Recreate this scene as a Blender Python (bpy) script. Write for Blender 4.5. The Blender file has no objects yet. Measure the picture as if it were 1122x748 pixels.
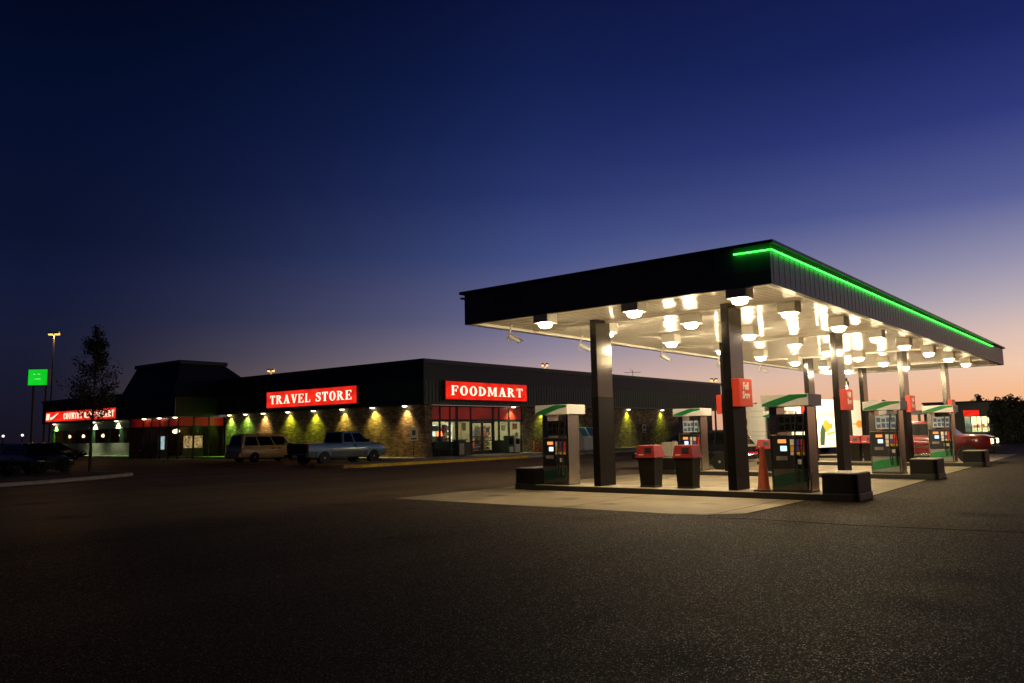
import bpy, bmesh, math, random
from mathutils import Vector, Matrix

rnd = random.Random(11)
S = 0.8941                      # survey units to metres
PI = math.pi
scene = bpy.context.scene
COL = scene.collection


def U(x, y, z=0.0):
    return Vector((x * S, y * S, z * S))


def lin(r, g, b):
    def f(c):
        c /= 255.0
        return c / 12.92 if c <= 0.04045 else ((c + 0.055) / 1.055) ** 2.4
    return (f(r), f(g), f(b), 1.0)


# ------------------------------------------------------------------ materials
MATS = {}


def new_mat(name):
    m = bpy.data.materials.new(name)
    m.use_nodes = True
    nt = m.node_tree
    nt.nodes.clear()
    out = nt.nodes.new('ShaderNodeOutputMaterial')
    MATS[name] = m
    return m, nt, out


def N(nt, typ, **kw):
    n = nt.nodes.new(typ)
    for k, v in kw.items():
        setattr(n, k, v)
    return n


def mat(name, col, rough=0.5, metal=0.0, var=0.15, scale=6.0, bump=0.0, bscale=60.0, coat=0.0, spec=0.5, stretch=None, rvar=0.09):
    """Principled surface with soft noise variation in colour and gloss."""
    m, nt, out = new_mat(name)
    p = N(nt, 'ShaderNodeBsdfPrincipled')
    nt.links.new(p.outputs[0], out.inputs[0])
    tc = N(nt, 'ShaderNodeTexCoord')
    mp = N(nt, 'ShaderNodeMapping')
    if stretch:
        mp.inputs['Scale'].default_value = stretch
    nt.links.new(tc.outputs['Object'], mp.inputs[0])
    nz = N(nt, 'ShaderNodeTexNoise')
    nz.inputs['Scale'].default_value = scale
    nz.inputs['Detail'].default_value = 6
    nz.inputs['Roughness'].default_value = 0.65
    nt.links.new(mp.outputs[0], nz.inputs['Vector'])
    mx = N(nt, 'ShaderNodeMix', data_type='RGBA')
    c = tuple(col[:3])
    mx.inputs['A'].default_value = tuple(max(0, v * (1 - var)) for v in c) + (1,)
    mx.inputs['B'].default_value = tuple(min(1, v * (1 + var)) for v in c) + (1,)
    rp = N(nt, 'ShaderNodeMapRange')
    rp.inputs['From Min'].default_value = 0.3
    rp.inputs['From Max'].default_value = 0.7
    nt.links.new(nz.outputs[0], rp.inputs[0])
    nt.links.new(rp.outputs[0], mx.inputs['Factor'])
    nt.links.new(mx.outputs['Result'], p.inputs['Base Color'])
    rr = N(nt, 'ShaderNodeMapRange')
    rr.inputs['To Min'].default_value = max(0.02, rough - rvar)
    rr.inputs['To Max'].default_value = min(1, rough + rvar)
    nt.links.new(nz.outputs[0], rr.inputs[0])
    nt.links.new(rr.outputs[0], p.inputs['Roughness'])
    p.inputs['Metallic'].default_value = metal
    p.inputs['Coat Weight'].default_value = coat
    p.inputs['Coat Roughness'].default_value = 0.08
    p.inputs['Specular IOR Level'].default_value = spec
    if bump:
        n2 = N(nt, 'ShaderNodeTexNoise')
        n2.inputs['Scale'].default_value = bscale
        n2.inputs['Detail'].default_value = 3
        nt.links.new(mp.outputs[0], n2.inputs['Vector'])
        b = N(nt, 'ShaderNodeBump')
        b.inputs['Strength'].default_value = bump
        b.inputs['Distance'].default_value = 0.01
        nt.links.new(n2.outputs[0], b.inputs['Height'])
        nt.links.new(b.outputs[0], p.inputs['Normal'])
    return m


def emit(name, col, strength, var=0.0, scale=3.0, stretch=(1, 1, 1), lo=0.3, hi=0.7):
    m, nt, out = new_mat(name)
    e = N(nt, 'ShaderNodeEmission')
    e.inputs['Color'].default_value = tuple(col[:3]) + (1,)
    e.inputs['Strength'].default_value = strength
    nt.links.new(e.outputs[0], out.inputs[0])
    if var:
        tc = N(nt, 'ShaderNodeTexCoord')
        mp = N(nt, 'ShaderNodeMapping')
        mp.inputs['Scale'].default_value = stretch
        nt.links.new(tc.outputs['Object'], mp.inputs[0])
        nz = N(nt, 'ShaderNodeTexNoise')
        nz.inputs['Scale'].default_value = scale
        nz.inputs['Detail'].default_value = 2
        nt.links.new(mp.outputs[0], nz.inputs['Vector'])
        r = N(nt, 'ShaderNodeMapRange')
        r.inputs['From Min'].default_value = lo
        r.inputs['From Max'].default_value = hi
        r.inputs['To Min'].default_value = strength * (1 - var)
        r.inputs['To Max'].default_value = strength * (1 + var)
        nt.links.new(nz.outputs[0], r.inputs[0])
        nt.links.new(r.outputs[0], e.inputs['Strength'])
    return m


def asphalt_mat():
    m, nt, out = new_mat('asphalt')
    p = N(nt, 'ShaderNodeBsdfPrincipled')
    nt.links.new(p.outputs[0], out.inputs[0])
    tc = N(nt, 'ShaderNodeTexCoord')
    big = N(nt, 'ShaderNodeTexNoise')
    big.inputs['Scale'].default_value = 0.22
    big.inputs['Detail'].default_value = 7
    big.inputs['Roughness'].default_value = 0.6
    mp = N(nt, 'ShaderNodeMapping')
    mp.inputs['Rotation'].default_value = (0, 0, math.radians(-51))
    mp.inputs['Scale'].default_value = (0.35, 1.6, 1)
    nt.links.new(tc.outputs['Object'], mp.inputs[0])
    nt.links.new(mp.outputs[0], big.inputs['Vector'])
    grit = N(nt, 'ShaderNodeTexNoise')
    grit.inputs['Scale'].default_value = 85
    grit.inputs['Detail'].default_value = 5
    grit.inputs['Roughness'].default_value = 0.75
    nt.links.new(tc.outputs['Object'], grit.inputs['Vector'])
    vor = N(nt, 'ShaderNodeTexVoronoi')
    vor.inputs['Scale'].default_value = 55
    nt.links.new(tc.outputs['Object'], vor.inputs['Vector'])
    # base colour: dark binder with paler stones
    ramp = N(nt, 'ShaderNodeValToRGB')
    e = ramp.color_ramp.elements
    e[0].position, e[0].color = 0.36, (0.019, 0.015, 0.0108, 1)
    e[1].position, e[1].color = 0.74, (0.066, 0.052, 0.038, 1)
    nt.links.new(grit.outputs[0], ramp.inputs[0])
    # glints of the canopy lights put into the colour as pale stones
    st = N(nt, 'ShaderNodeTexVoronoi')
    st.inputs['Scale'].default_value = 105
    nt.links.new(tc.outputs['Object'], st.inputs['Vector'])
    ss = N(nt, 'ShaderNodeSeparateColor')
    nt.links.new(st.outputs['Color'], ss.inputs[0])
    pick = N(nt, 'ShaderNodeMapRange')
    pick.inputs['From Min'].default_value = 0.9
    pick.inputs['From Max'].default_value = 1.0
    nt.links.new(ss.outputs[0], pick.inputs[0])
    sparkle = N(nt, 'ShaderNodeMix', data_type='RGBA')
    sparkle.inputs['B'].default_value = (0.2, 0.165, 0.125, 1)
    nt.links.new(pick.outputs[0], sparkle.inputs['Factor'])
    nt.links.new(ramp.outputs[0], sparkle.inputs['A'])
    r2 = N(nt, 'ShaderNodeMapRange')
    r2.inputs['From Min'].default_value = 0.3
    r2.inputs['From Max'].default_value = 0.7
    r2.inputs['To Min'].default_value = 0.72
    r2.inputs['To Max'].default_value = 1.3
    nt.links.new(big.outputs[0], r2.inputs[0])
    mul = N(nt, 'ShaderNodeMix', data_type='RGBA', blend_type='MULTIPLY')
    mul.inputs['Factor'].default_value = 1
    pv = N(nt, 'ShaderNodeTexVoronoi')
    pv.inputs['Scale'].default_value = 0.35
    pd = N(nt, 'ShaderNodeVectorMath', operation='MULTIPLY_ADD')
    pd.inputs[1].default_value = (1.2, 1.2, 0)
    nt.links.new(big.outputs['Color'], pd.inputs[0])
    nt.links.new(tc.outputs['Object'], pd.inputs[2])
    nt.links.new(pd.outputs[0], pv.inputs['Vector'])
    pr_ = N(nt, 'ShaderNodeMapRange')
    pr_.inputs['From Min'].default_value = 0.03
    pr_.inputs['From Max'].default_value = 0.22
    pr_.inputs['To Min'].default_value = 0.35
    pr_.inputs['To Max'].default_value = 1.0
    nt.links.new(pv.outputs['Distance'], pr_.inputs[0])
    pm = N(nt, 'ShaderNodeMath', operation='MULTIPLY')
    nt.links.new(r2.outputs[0], pm.inputs[0])
    nt.links.new(pr_.outputs[0], pm.inputs[1])
    # asphalt colour lifted towards the store, imitating light on the lot
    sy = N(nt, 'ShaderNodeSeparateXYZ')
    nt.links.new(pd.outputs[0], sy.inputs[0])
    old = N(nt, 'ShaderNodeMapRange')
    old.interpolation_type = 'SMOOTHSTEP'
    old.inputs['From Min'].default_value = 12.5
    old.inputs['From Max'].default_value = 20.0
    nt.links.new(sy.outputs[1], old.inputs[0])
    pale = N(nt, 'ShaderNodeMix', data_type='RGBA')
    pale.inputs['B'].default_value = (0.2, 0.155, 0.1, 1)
    lift_fac = N(nt, 'ShaderNodeMath', operation='MULTIPLY')
    lift_fac.inputs[1].default_value = 0.75
    nt.links.new(old.outputs[0], lift_fac.inputs[0])
    nt.links.new(lift_fac.outputs[0], pale.inputs['Factor'])
    nt.links.new(sparkle.outputs['Result'], pale.inputs['A'])
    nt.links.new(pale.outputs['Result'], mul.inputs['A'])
    nt.links.new(pm.outputs[0], mul.inputs['B'])
    nt.links.new(mul.outputs['Result'], p.inputs['Base Color'])
    glint = N(nt, 'ShaderNodeMapRange')
    glint.inputs['From Min'].default_value = 0.92
    glint.inputs['To Min'].default_value = 0.08
    glint.inputs['To Max'].default_value = 1.0
    nt.links.new(ss.outputs[1], glint.inputs[0])
    nt.links.new(glint.outputs[0], p.inputs['Specular IOR Level'])
    rr = N(nt, 'ShaderNodeMapRange')
    rr.inputs['To Min'].default_value = 0.85
    rr.inputs['To Max'].default_value = 0.3
    rr.inputs['From Min'].default_value = 0.85
    nt.links.new(ss.outputs[1], rr.inputs[0])
    nt.links.new(rr.outputs[0], p.inputs['Roughness'])
    add = N(nt, 'ShaderNodeMath', operation='ADD')
    nt.links.new(grit.outputs[0], add.inputs[0])
    nt.links.new(vor.outputs['Distance'], add.inputs[1])
    b = N(nt, 'ShaderNodeBump')
    b.inputs['Strength'].default_value = 0.5
    b.inputs['Distance'].default_value = 0.01
    nt.links.new(add.outputs[0], b.inputs['Height'])
    nt.links.new(b.outputs[0], p.inputs['Normal'])
    return m


def concrete_mat(name, col, joint=3.0, jw=0.012, stain=0.45):
    m, nt, out = new_mat(name)
    p = N(nt, 'ShaderNodeBsdfPrincipled')
    nt.links.new(p.outputs[0], out.inputs[0])
    tc = N(nt, 'ShaderNodeTexCoord')
    big = N(nt, 'ShaderNodeTexNoise')
    big.inputs['Scale'].default_value = 0.55
    big.inputs['Detail'].default_value = 8
    big.inputs['Roughness'].default_value = 0.68
    nt.links.new(tc.outputs['Object'], big.inputs['Vector'])
    fine = N(nt, 'ShaderNodeTexNoise')
    fine.inputs['Scale'].default_value = 45
    fine.inputs['Detail'].default_value = 4
    nt.links.new(tc.outputs['Object'], fine.inputs['Vector'])
    rp = N(nt, 'ShaderNodeValToRGB')
    e = rp.color_ramp.elements
    e[0].position, e[0].color = 0.32, tuple(v * (1 - stain) for v in col) + (1,)
    e[1].position, e[1].color = 0.62, tuple(v * 1.08 for v in col) + (1,)
    nt.links.new(big.outputs[0], rp.inputs[0])
    br = N(nt, 'ShaderNodeTexBrick')
    br.offset = 0.0
    br.inputs['Scale'].default_value = 1.0
    br.inputs['Brick Width'].default_value = joint
    br.inputs['Row Height'].default_value = joint
    br.inputs['Mortar Size'].default_value = jw
    br.inputs['Color1'].default_value = (1, 1, 1, 1)
    br.inputs['Color2'].default_value = (0.9, 0.9, 0.9, 1)
    br.inputs['Mortar'].default_value = (0.15, 0.14, 0.12, 1)
    nt.links.new(tc.outputs['Object'], br.inputs['Vector'])
    mul = N(nt, 'ShaderNodeMix', data_type='RGBA', blend_type='MULTIPLY')
    mul.inputs['Factor'].default_value = 1
    nt.links.new(rp.outputs[0], mul.inputs['A'])
    nt.links.new(br.outputs['Color'], mul.inputs['B'])
    sv = N(nt, 'ShaderNodeTexVoronoi')
    sv.inputs['Scale'].default_value = 0.8
    dn = N(nt, 'ShaderNodeTexNoise')
    dn.inputs['Scale'].default_value = 3.0
    nt.links.new(tc.outputs['Object'], dn.inputs['Vector'])
    va = N(nt, 'ShaderNodeVectorMath', operation='MULTIPLY_ADD')
    va.inputs[1].default_value = (0.5, 0.5, 0)
    nt.links.new(dn.outputs['Color'], va.inputs[0])
    nt.links.new(tc.outputs['Object'], va.inputs[2])
    nt.links.new(va.outputs[0], sv.inputs['Vector'])
    so_ = N(nt, 'ShaderNodeMapRange')
    so_.inputs['From Min'].default_value = 0.04
    so_.inputs['From Max'].default_value = 0.3
    so_.inputs['To Min'].default_value = 0.3
    so_.inputs['To Max'].default_value = 1.0
    nt.links.new(sv.outputs['Distance'], so_.inputs[0])
    oil = N(nt, 'ShaderNodeMix', data_type='RGBA', blend_type='MULTIPLY')
    oil.inputs['Factor'].default_value = 1
    nt.links.new(mul.outputs['Result'], oil.inputs['A'])
    nt.links.new(so_.outputs[0], oil.inputs['B'])
    nt.links.new(oil.outputs['Result'], p.inputs['Base Color'])
    rr = N(nt, 'ShaderNodeMapRange')
    rr.inputs['To Min'].default_value = 0.55
    rr.inputs['To Max'].default_value = 0.95
    nt.links.new(big.outputs[0], rr.inputs[0])
    nt.links.new(rr.outputs[0], p.inputs['Roughness'])
    b = N(nt, 'ShaderNodeBump')
    b.inputs['Strength'].default_value = 0.25
    b.inputs['Distance'].default_value = 0.006
    nt.links.new(fine.outputs[0], b.inputs['Height'])
    nt.links.new(b.outputs[0], p.inputs['Normal'])
    return m


def brick_mat():
    m, nt, out = new_mat('brown_brick')
    p = N(nt, 'ShaderNodeBsdfPrincipled')
    p.inputs['Roughness'].default_value = 0.88
    nt.links.new(p.outputs[0], out.inputs[0])
    tc = N(nt, 'ShaderNodeTexCoord')
    sp = N(nt, 'ShaderNodeSeparateXYZ')
    nt.links.new(tc.outputs['Object'], sp.inputs[0])
    ad = N(nt, 'ShaderNodeMath', operation='ADD')
    nt.links.new(sp.outputs[0], ad.inputs[0])
    nt.links.new(sp.outputs[1], ad.inputs[1])
    cb = N(nt, 'ShaderNodeCombineXYZ')
    nt.links.new(ad.outputs[0], cb.inputs[0])
    nt.links.new(sp.outputs[2], cb.inputs[1])
    br = N(nt, 'ShaderNodeTexBrick')
    br.inputs['Scale'].default_value = 1
    br.inputs['Brick Width'].default_value = 0.31
    br.inputs['Row Height'].default_value = 0.1
    br.inputs['Mortar Size'].default_value = 0.012
    br.inputs['Bias'].default_value = -0.2
    br.inputs['Color1'].default_value = (0.16, 0.1, 0.06, 1)
    br.inputs['Color2'].default_value = (0.42, 0.31, 0.2, 1)
    br.inputs['Mortar'].default_value = (0.13, 0.11, 0.085, 1)
    nt.links.new(cb.outputs[0], br.inputs['Vector'])
    nz = N(nt, 'ShaderNodeTexNoise')
    nz.inputs['Scale'].default_value = 2.2
    nz.inputs['Detail'].default_value = 5
    nt.links.new(cb.outputs[0], nz.inputs['Vector'])
    r = N(nt, 'ShaderNodeMapRange')
    r.inputs['From Min'].default_value = 0.3
    r.inputs['From Max'].default_value = 0.7
    r.inputs['To Min'].default_value = 0.5
    r.inputs['To Max'].default_value = 1.35
    nt.links.new(nz.outputs[0], r.inputs[0])
    mul = N(nt, 'ShaderNodeMix', data_type='RGBA', blend_type='MULTIPLY')
    mul.inputs['Factor'].default_value = 1
    nt.links.new(br.outputs['Color'], mul.inputs['A'])
    nt.links.new(r.outputs[0], mul.inputs['B'])
    nt.links.new(mul.outputs['Result'], p.inputs['Base Color'])
    b = N(nt, 'ShaderNodeBump')
    b.inputs['Strength'].default_value = 0.8
    b.inputs['Distance'].default_value = 0.02
    nt.links.new(br.outputs['Fac'], b.inputs['Height'])
    b.invert = True
    nt.links.new(b.outputs[0], p.inputs['Normal'])
    return m


def glass_mat(name, tint=(0.75, 0.8, 0.78), rough=0.02, clear=0.8):
    """Thin window pane: mostly clear, with a mirror sheen."""
    m, nt, out = new_mat(name)
    tr = N(nt, 'ShaderNodeBsdfTransparent')
    tr.inputs[0].default_value = tuple(tint) + (1,)
    gl = N(nt, 'ShaderNodeBsdfGlossy')
    gl.inputs['Roughness'].default_value = rough
    gl.inputs['Color'].default_value = (0.8, 0.85, 0.85, 1)
    fr = N(nt, 'ShaderNodeLayerWeight')
    fr.inputs['Blend'].default_value = 0.5
    pw = N(nt, 'ShaderNodeMath', operation='POWER')
    pw.inputs[1].default_value = 5.0
    nt.links.new(fr.outputs['Facing'], pw.inputs[0])
    ad = N(nt, 'ShaderNodeMath', operation='MULTIPLY_ADD')
    ad.inputs[1].default_value = 0.9
    ad.inputs[2].default_value = 0.045
    nt.links.new(pw.outputs[0], ad.inputs[0])
    mx = N(nt, 'ShaderNodeMixShader')
    nt.links.new(ad.outputs[0], mx.inputs[0])
    nt.links.new(tr.outputs[0], mx.inputs[1])
    nt.links.new(gl.outputs[0], mx.inputs[2])
    nt.links.new(mx.outputs[0], out.inputs[0])
    return m


def canopy_fascia_mat():
    m, nt, out = new_mat('canopy_fascia_metal')
    p = N(nt, 'ShaderNodeBsdfPrincipled')
    p.inputs['Roughness'].default_value = 0.42
    p.inputs['Metallic'].default_value = 0.0
    nt.links.new(p.outputs[0], out.inputs[0])
    tc = N(nt, 'ShaderNodeTexCoord')
    sp = N(nt, 'ShaderNodeSeparateXYZ')
    nt.links.new(tc.outputs['Object'], sp.inputs[0])
    rp = N(nt, 'ShaderNodeValToRGB')
    rp.color_ramp.interpolation = 'CONSTANT'
    r = N(nt, 'ShaderNodeMapRange')
    r.inputs['From Min'].default_value = 4.3
    r.inputs['From Max'].default_value = 5.12
    nt.links.new(sp.outputs[2], r.inputs[0])
    e = rp.color_ramp.elements
    grn = (0.085, 0.092, 0.088, 1)
    e[0].position, e[0].color = 0.0, grn
    e[1].position, e[1].color = 0.24, (0.13, 0.06, 0.05, 1)
    q = e.new(0.37)
    q.color = grn
    nt.links.new(r.outputs[0], rp.inputs[0])
    nz = N(nt, 'ShaderNodeTexNoise')
    nz.inputs['Scale'].default_value = 1.4
    nz.inputs['Detail'].default_value = 5
    nt.links.new(tc.outputs['Object'], nz.inputs['Vector'])
    r2 = N(nt, 'ShaderNodeMapRange')
    r2.inputs['To Min'].default_value = 0.75
    r2.inputs['To Max'].default_value = 1.25
    nt.links.new(nz.outputs[0], r2.inputs[0])
    mul = N(nt, 'ShaderNodeMix', data_type='RGBA', blend_type='MULTIPLY')
    mul.inputs['Factor'].default_value = 1
    nt.links.new(rp.outputs[0], mul.inputs['A'])
    nt.links.new(r2.outputs[0], mul.inputs['B'])
    nt.links.new(mul.outputs['Result'], p.inputs['Base Color'])
    return m


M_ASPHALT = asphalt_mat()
M_SLAB = concrete_mat('forecourt_concrete', (0.27, 0.225, 0.142), joint=3.2, jw=0.022)
M_WALK = concrete_mat('sidewalk_concrete', (0.3, 0.28, 0.24), joint=1.6, jw=0.012, stain=0.3)
M_ISL = concrete_mat('island_concrete', (0.36, 0.31, 0.22), joint=2.4, jw=0.01, stain=0.3)
M_SEAL = mat('joint_sealant', (0.004, 0.004, 0.004), 0.9, spec=0.02)
M_KERB_STEEL = mat('black_kerb_steel', (0.012, 0.012, 0.011), 0.45, 0.0, 0.3, 4)
M_YELLOW = mat('yellow_kerb_paint', (0.62, 0.4, 0.03), 0.7, 0, 0.35, 3)
M_KERB = mat('grey_kerb_concrete', (0.3, 0.27, 0.23), 0.85, 0, 0.3, 3)
M_SOIL = mat('island_soil', (0.05, 0.035, 0.025), 0.95, 0, 0.5, 8, bump=0.8, bscale=20)
M_BRICK = brick_mat()
M_FASCIA = canopy_fascia_mat()
M_LOBBY = mat('lobby_wall', (0.1, 0.055, 0.035), 0.8, 0, 0.4, 1.5)
M_BLACK = mat('black_trim_metal', (0.012, 0.013, 0.014), 0.45, 0, 0.2)
def soffit_mat():
    m = mat('white_soffit_metal', (0.86, 0.82, 0.72), 0.22, 0.0, 0.1, 0.8, stretch=(3, 0.4, 1))
    nt = m.node_tree
    p = next(n for n in nt.nodes if n.type == 'BSDF_PRINCIPLED')
    tc = N(nt, 'ShaderNodeTexCoord')
    wv = N(nt, 'ShaderNodeTexWave')
    wv.wave_type = 'BANDS'
    wv.bands_direction = 'X'
    wv.inputs['Scale'].default_value = 1.57
    nt.links.new(tc.outputs['Object'], wv.inputs['Vector'])
    b = N(nt, 'ShaderNodeBump')
    b.inputs['Strength'].default_value = 0.8
    b.inputs['Distance'].default_value = 0.05
    nt.links.new(wv.outputs[0], b.inputs['Height'])
    nt.links.new(b.outputs[0], p.inputs['Normal'])
    p.inputs['Coat Weight'].default_value = 0.7
    p.inputs['Coat Roughness'].default_value = 0.09
    nt.links.new(b.outputs[0], p.inputs['Coat Normal'])
    return m


M_SOFFIT = soffit_mat()
M_HOUS = mat('cream_housing', (0.7, 0.66, 0.56), 0.45, 0, 0.08)
M_LENS = emit('canopy_lens', (1.0, 0.79, 0.5), 330.0)
M_LENSDIM = emit('dim_canopy_lens', (1.0, 0.75, 0.43), 115.0)
M_COLUMN = mat('brushed_column_steel', (0.075, 0.068, 0.058), 0.15, 0.85, 0.06, 3, stretch=(6, 6, 0.6), rvar=0.03)
M_COLLOW = mat('dark_column_cladding', (0.006, 0.005, 0.0042), 0.45, 0.0, 0.25, 3, stretch=(5, 5, 0.6), spec=0.08)
M_STEEL = mat('brushed_stainless', (0.36, 0.33, 0.29), 0.25, 1.0, 0.04, 5, stretch=(8, 8, 0.5), rvar=0.02)
M_DKPLASTIC = mat('black_console_plastic', (0.014, 0.014, 0.014), 0.35, 0, 0.2)
M_GREYPAN = mat('grey_pump_panel', (0.22, 0.21, 0.195), 0.45, 0, 0.12)
M_WHITE = mat('white_enamel', (0.75, 0.74, 0.7), 0.4, 0, 0.06)
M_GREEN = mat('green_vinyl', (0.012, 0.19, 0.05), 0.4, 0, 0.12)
M_GREENDK = mat('unlit_green_vinyl', (0.006, 0.045, 0.022), 0.4, 0, 0.12)  # darker copy of the green, for pump fronts that get no light
M_DOORDK = mat('unlit_pump_door', (0.06, 0.052, 0.042), 0.4, 0, 0.15)  # darker copy of the door panel, shade put into its colour
M_REDBOX = mat('red_sign_plastic', (0.62, 0.05, 0.022), 0.4, 0, 0.08)
M_TEXTW = mat('white_sign_letter', (0.85, 0.83, 0.78), 0.5, 0, 0.03)
M_RUBBER = mat('black_rubber', (0.012, 0.012, 0.012), 0.6, 0, 0.2)
M_REDLID = mat('red_bin_lid', (0.27, 0.012, 0.012), 0.42, 0, 0.2, 8)
M_BIN = mat('dark_brown_bin', (0.009, 0.0072, 0.0056), 0.55, 0, 0.3, 6, spec=0.15)
M_CONE = mat('orange_cone', (0.3, 0.05, 0.012), 0.55, 0, 0.2, 5)
M_BUMPER = mat('black_island_bumper', (0.007, 0.0065, 0.006), 0.5, 0, 0.4, 5, spec=0.2)
M_BUMPTOP = mat('worn_bumper_top', (0.3, 0.27, 0.22), 0.6, 0, 0.3, 5)
M_ORSCR = emit('orange_price_display', (1.0, 0.25, 0.06), 1.6)
M_BLSCR = emit('blue_card_screen', (0.45, 0.75, 1.0), 2.0)
M_STKB = mat('blue_sticker', (0.06, 0.12, 0.24), 0.4, 0, 0.3, 30)
M_STKP = mat('pale_blue_sticker', (0.5, 0.58, 0.64), 0.4, 0, 0.15, 25)
M_BTNW = mat('white_grade_button', (0.8, 0.78, 0.7), 0.4)
M_BTNP = mat('purple_grade_button', (0.12, 0.07, 0.3), 0.4)
M_BTNR = mat('red_grade_button', (0.7, 0.06, 0.03), 0.4)
M_BTNY = mat('yellow_grade_button', (0.8, 0.5, 0.06), 0.4)
M_NEON = emit('green_neon', (0.03, 1.0, 0.045), 9.0)
M_CLIP = emit('neon_tube_joint', (0.75, 1.0, 0.8), 9.0)
M_DGREEN = mat('dark_green_metal', (0.017, 0.045, 0.021), 0.4, 0, 0.2, 2)
M_DROOF = mat('dark_roof_metal', (0.008, 0.016, 0.009), 0.5, 0, 0.3, 2)
M_ROOFTOP = mat('roof_membrane', (0.03, 0.03, 0.03), 0.9, 0, 0.3)
M_SOFFDK = mat('building_soffit', (0.12, 0.13, 0.1), 0.6, 0, 0.2)
M_PALEBAND = mat('pale_wall_panel', (0.4, 0.42, 0.36), 0.5, 0, 0.15)
M_FRAME = mat('bronze_window_frame', (0.02, 0.018, 0.015), 0.4, 0.3, 0.2)
M_GLASS = glass_mat('window_glass')
M_GLASSDK = glass_mat('smoked_glass', (0.25, 0.26, 0.26))
def backlit_panel(name, col, k):
    m = mat(name, col, 0.35, 0, 0.12, 1.2)
    nt = m.node_tree
    p = next(n for n in nt.nodes if n.type == 'BSDF_PRINCIPLED')
    tc = N(nt, 'ShaderNodeTexCoord')
    nz = N(nt, 'ShaderNodeTexNoise')
    nz.inputs['Scale'].default_value = 0.45
    nt.links.new(tc.outputs['Object'], nz.inputs['Vector'])
    r = N(nt, 'ShaderNodeMapRange')
    r.inputs['From Min'].default_value = 0.35
    r.inputs['From Max'].default_value = 0.65
    r.inputs['To Min'].default_value = k * .25
    r.inputs['To Max'].default_value = k * 1.6
    nt.links.new(nz.outputs[0], r.inputs[0])
    p.inputs['Emission Color'].default_value = (1, .035, .012, 1)
    nt.links.new(r.outputs[0], p.inputs['Emission Strength'])
    return m


M_REDPAN = backlit_panel('red_transom_panel', (0.42, 0.03, 0.015), .06)
M_SIGNRED = emit('red_sign_face', (1.0, 0.026, 0.012), 0.92, var=0.3, scale=1.1, stretch=(1, 1, 2.2))
M_SIGNDK = mat('sign_box_return', (0.25, 0.015, 0.012), 0.5)
M_LETTER = emit('white_lit_letter', (1.0, 0.87, 0.62), 1.35, var=0.3, scale=0.8)
M_DISC = emit('downlight_lens', (1.0, 0.9, 0.55), 8.0)
M_INWALL = mat('shop_wall', (0.55, 0.5, 0.33), 0.8, 0, 0.1)
M_INFLOOR = mat('shop_floor', (0.3, 0.28, 0.24), 0.5)
M_TUBE = emit('fluorescent_panel', (1.0, 0.93, 0.62), 13.0)
M_TUBE2 = emit('shop_ceiling_panel', (1.0, 0.97, 0.7), 40.0)
M_COOLER = emit('cooler_light', (0.9, 1.0, 0.8), 1.6, var=0.5, scale=2.5)
M_WARM = emit('warm_pendant', (1.0, 0.6, 0.28), 7.0)
M_SODIUM = emit('sodium_lamp', (1.0, 0.36, 0.07), 2.6)
M_SODFAR = emit('sodium_lamp_far', (1.0, 0.45, 0.14), 2.4)
M_GSIGN = emit('green_sign_face', (0.008, 0.85, 0.03), 0.72, var=0.2, scale=0.4)
M_GSIGNL = emit('green_sign_pale', (0.3, 1.0, 0.3), 1.0)
M_POLE = mat('dark_pole', (0.03, 0.027, 0.024), 0.5, 0.3)
M_BARK = mat('bark', (0.06, 0.045, 0.033), 0.9, 0, 0.4, 20)
M_LEAF = mat('leaf', (0.055, 0.06, 0.025), 0.7, 0, 0.45, 1.7)
M_LEAFDK = mat('dark_leaf', (0.03, 0.035, 0.02), 0.8, 0, 0.4, 0.8)
M_PAPER = mat('newspaper_box_white', (0.6, 0.58, 0.5), 0.5)
M_BOXGRN = mat('newspaper_box_green', (0.02, 0.06, 0.04), 0.5)
M_ICEW = mat('ice_chest_white', (0.62, 0.64, 0.62), 0.4)
M_ICEB = mat('ice_chest_blue', (0.04, 0.13, 0.4), 0.35)
M_CABIN = mat('pale_cabinet', (0.4, 0.37, 0.3), 0.5)
M_SIGNPL = mat('white_sign_plate', (0.62, 0.58, 0.5), 0.5)
M_CHROME = mat('chrome', (0.7, 0.7, 0.7), 0.12, 1.0, 0.05)
M_RIM = mat('alloy_rim', (0.5, 0.47, 0.42), 0.4, 0.2, 0.1)
M_TYRE = mat('tyre_rubber', (0.014, 0.014, 0.014), 0.75, 0, 0.2)
M_CARGL = mat('car_glass', (0.006, 0.007, 0.008), 0.06, 0.0, 0.2, spec=0.22)
M_TAIL = mat('red_tail_lens', (0.35, 0.012, 0.01), 0.2, 0, 0.1, coat=0.6)
M_HEADL = emit('lit_headlamp', (1.0, 0.62, 0.28), 5.0)
M_CLEAR = mat('headlamp_lens', (0.6, 0.6, 0.58), 0.15, 0, 0.1, coat=0.8)
M_UNDER = mat('underbody_black', (0.01, 0.01, 0.01), 0.8)
P_GOLD = mat('champagne_paint', (0.5, 0.38, 0.22), 0.32, 0.2, 0.05, coat=0.7)
P_BLUE = mat('blue_grey_paint', (0.12, 0.24, 0.36), 0.3, 0.15, 0.06, coat=0.7)
P_BLUEDK = mat('dark_blue_two_tone', (0.03, 0.045, 0.055), 0.35, 0.3, 0.06, coat=0.7)
P_GATE = mat('dull_tailgate', (0.06, 0.025, 0.02), 0.5, 0.2, 0.3)
P_RED = mat('dark_red_paint', (0.17, 0.011, 0.015), 0.25, 0.3, 0.06, coat=0.9)
P_BLACK = mat('black_paint', (0.012, 0.012, 0.014), 0.18, 0.1, 0.1, coat=0.9)
M_TRUCKW = mat('white_truck_panel', (0.8, 0.77, 0.68), 0.4, 0, 0.05, 1.5)
M_TRUCKG = mat('grey_truck_panel', (0.5, 0.48, 0.42), 0.5, 0, 0.08, 1.5)
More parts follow.
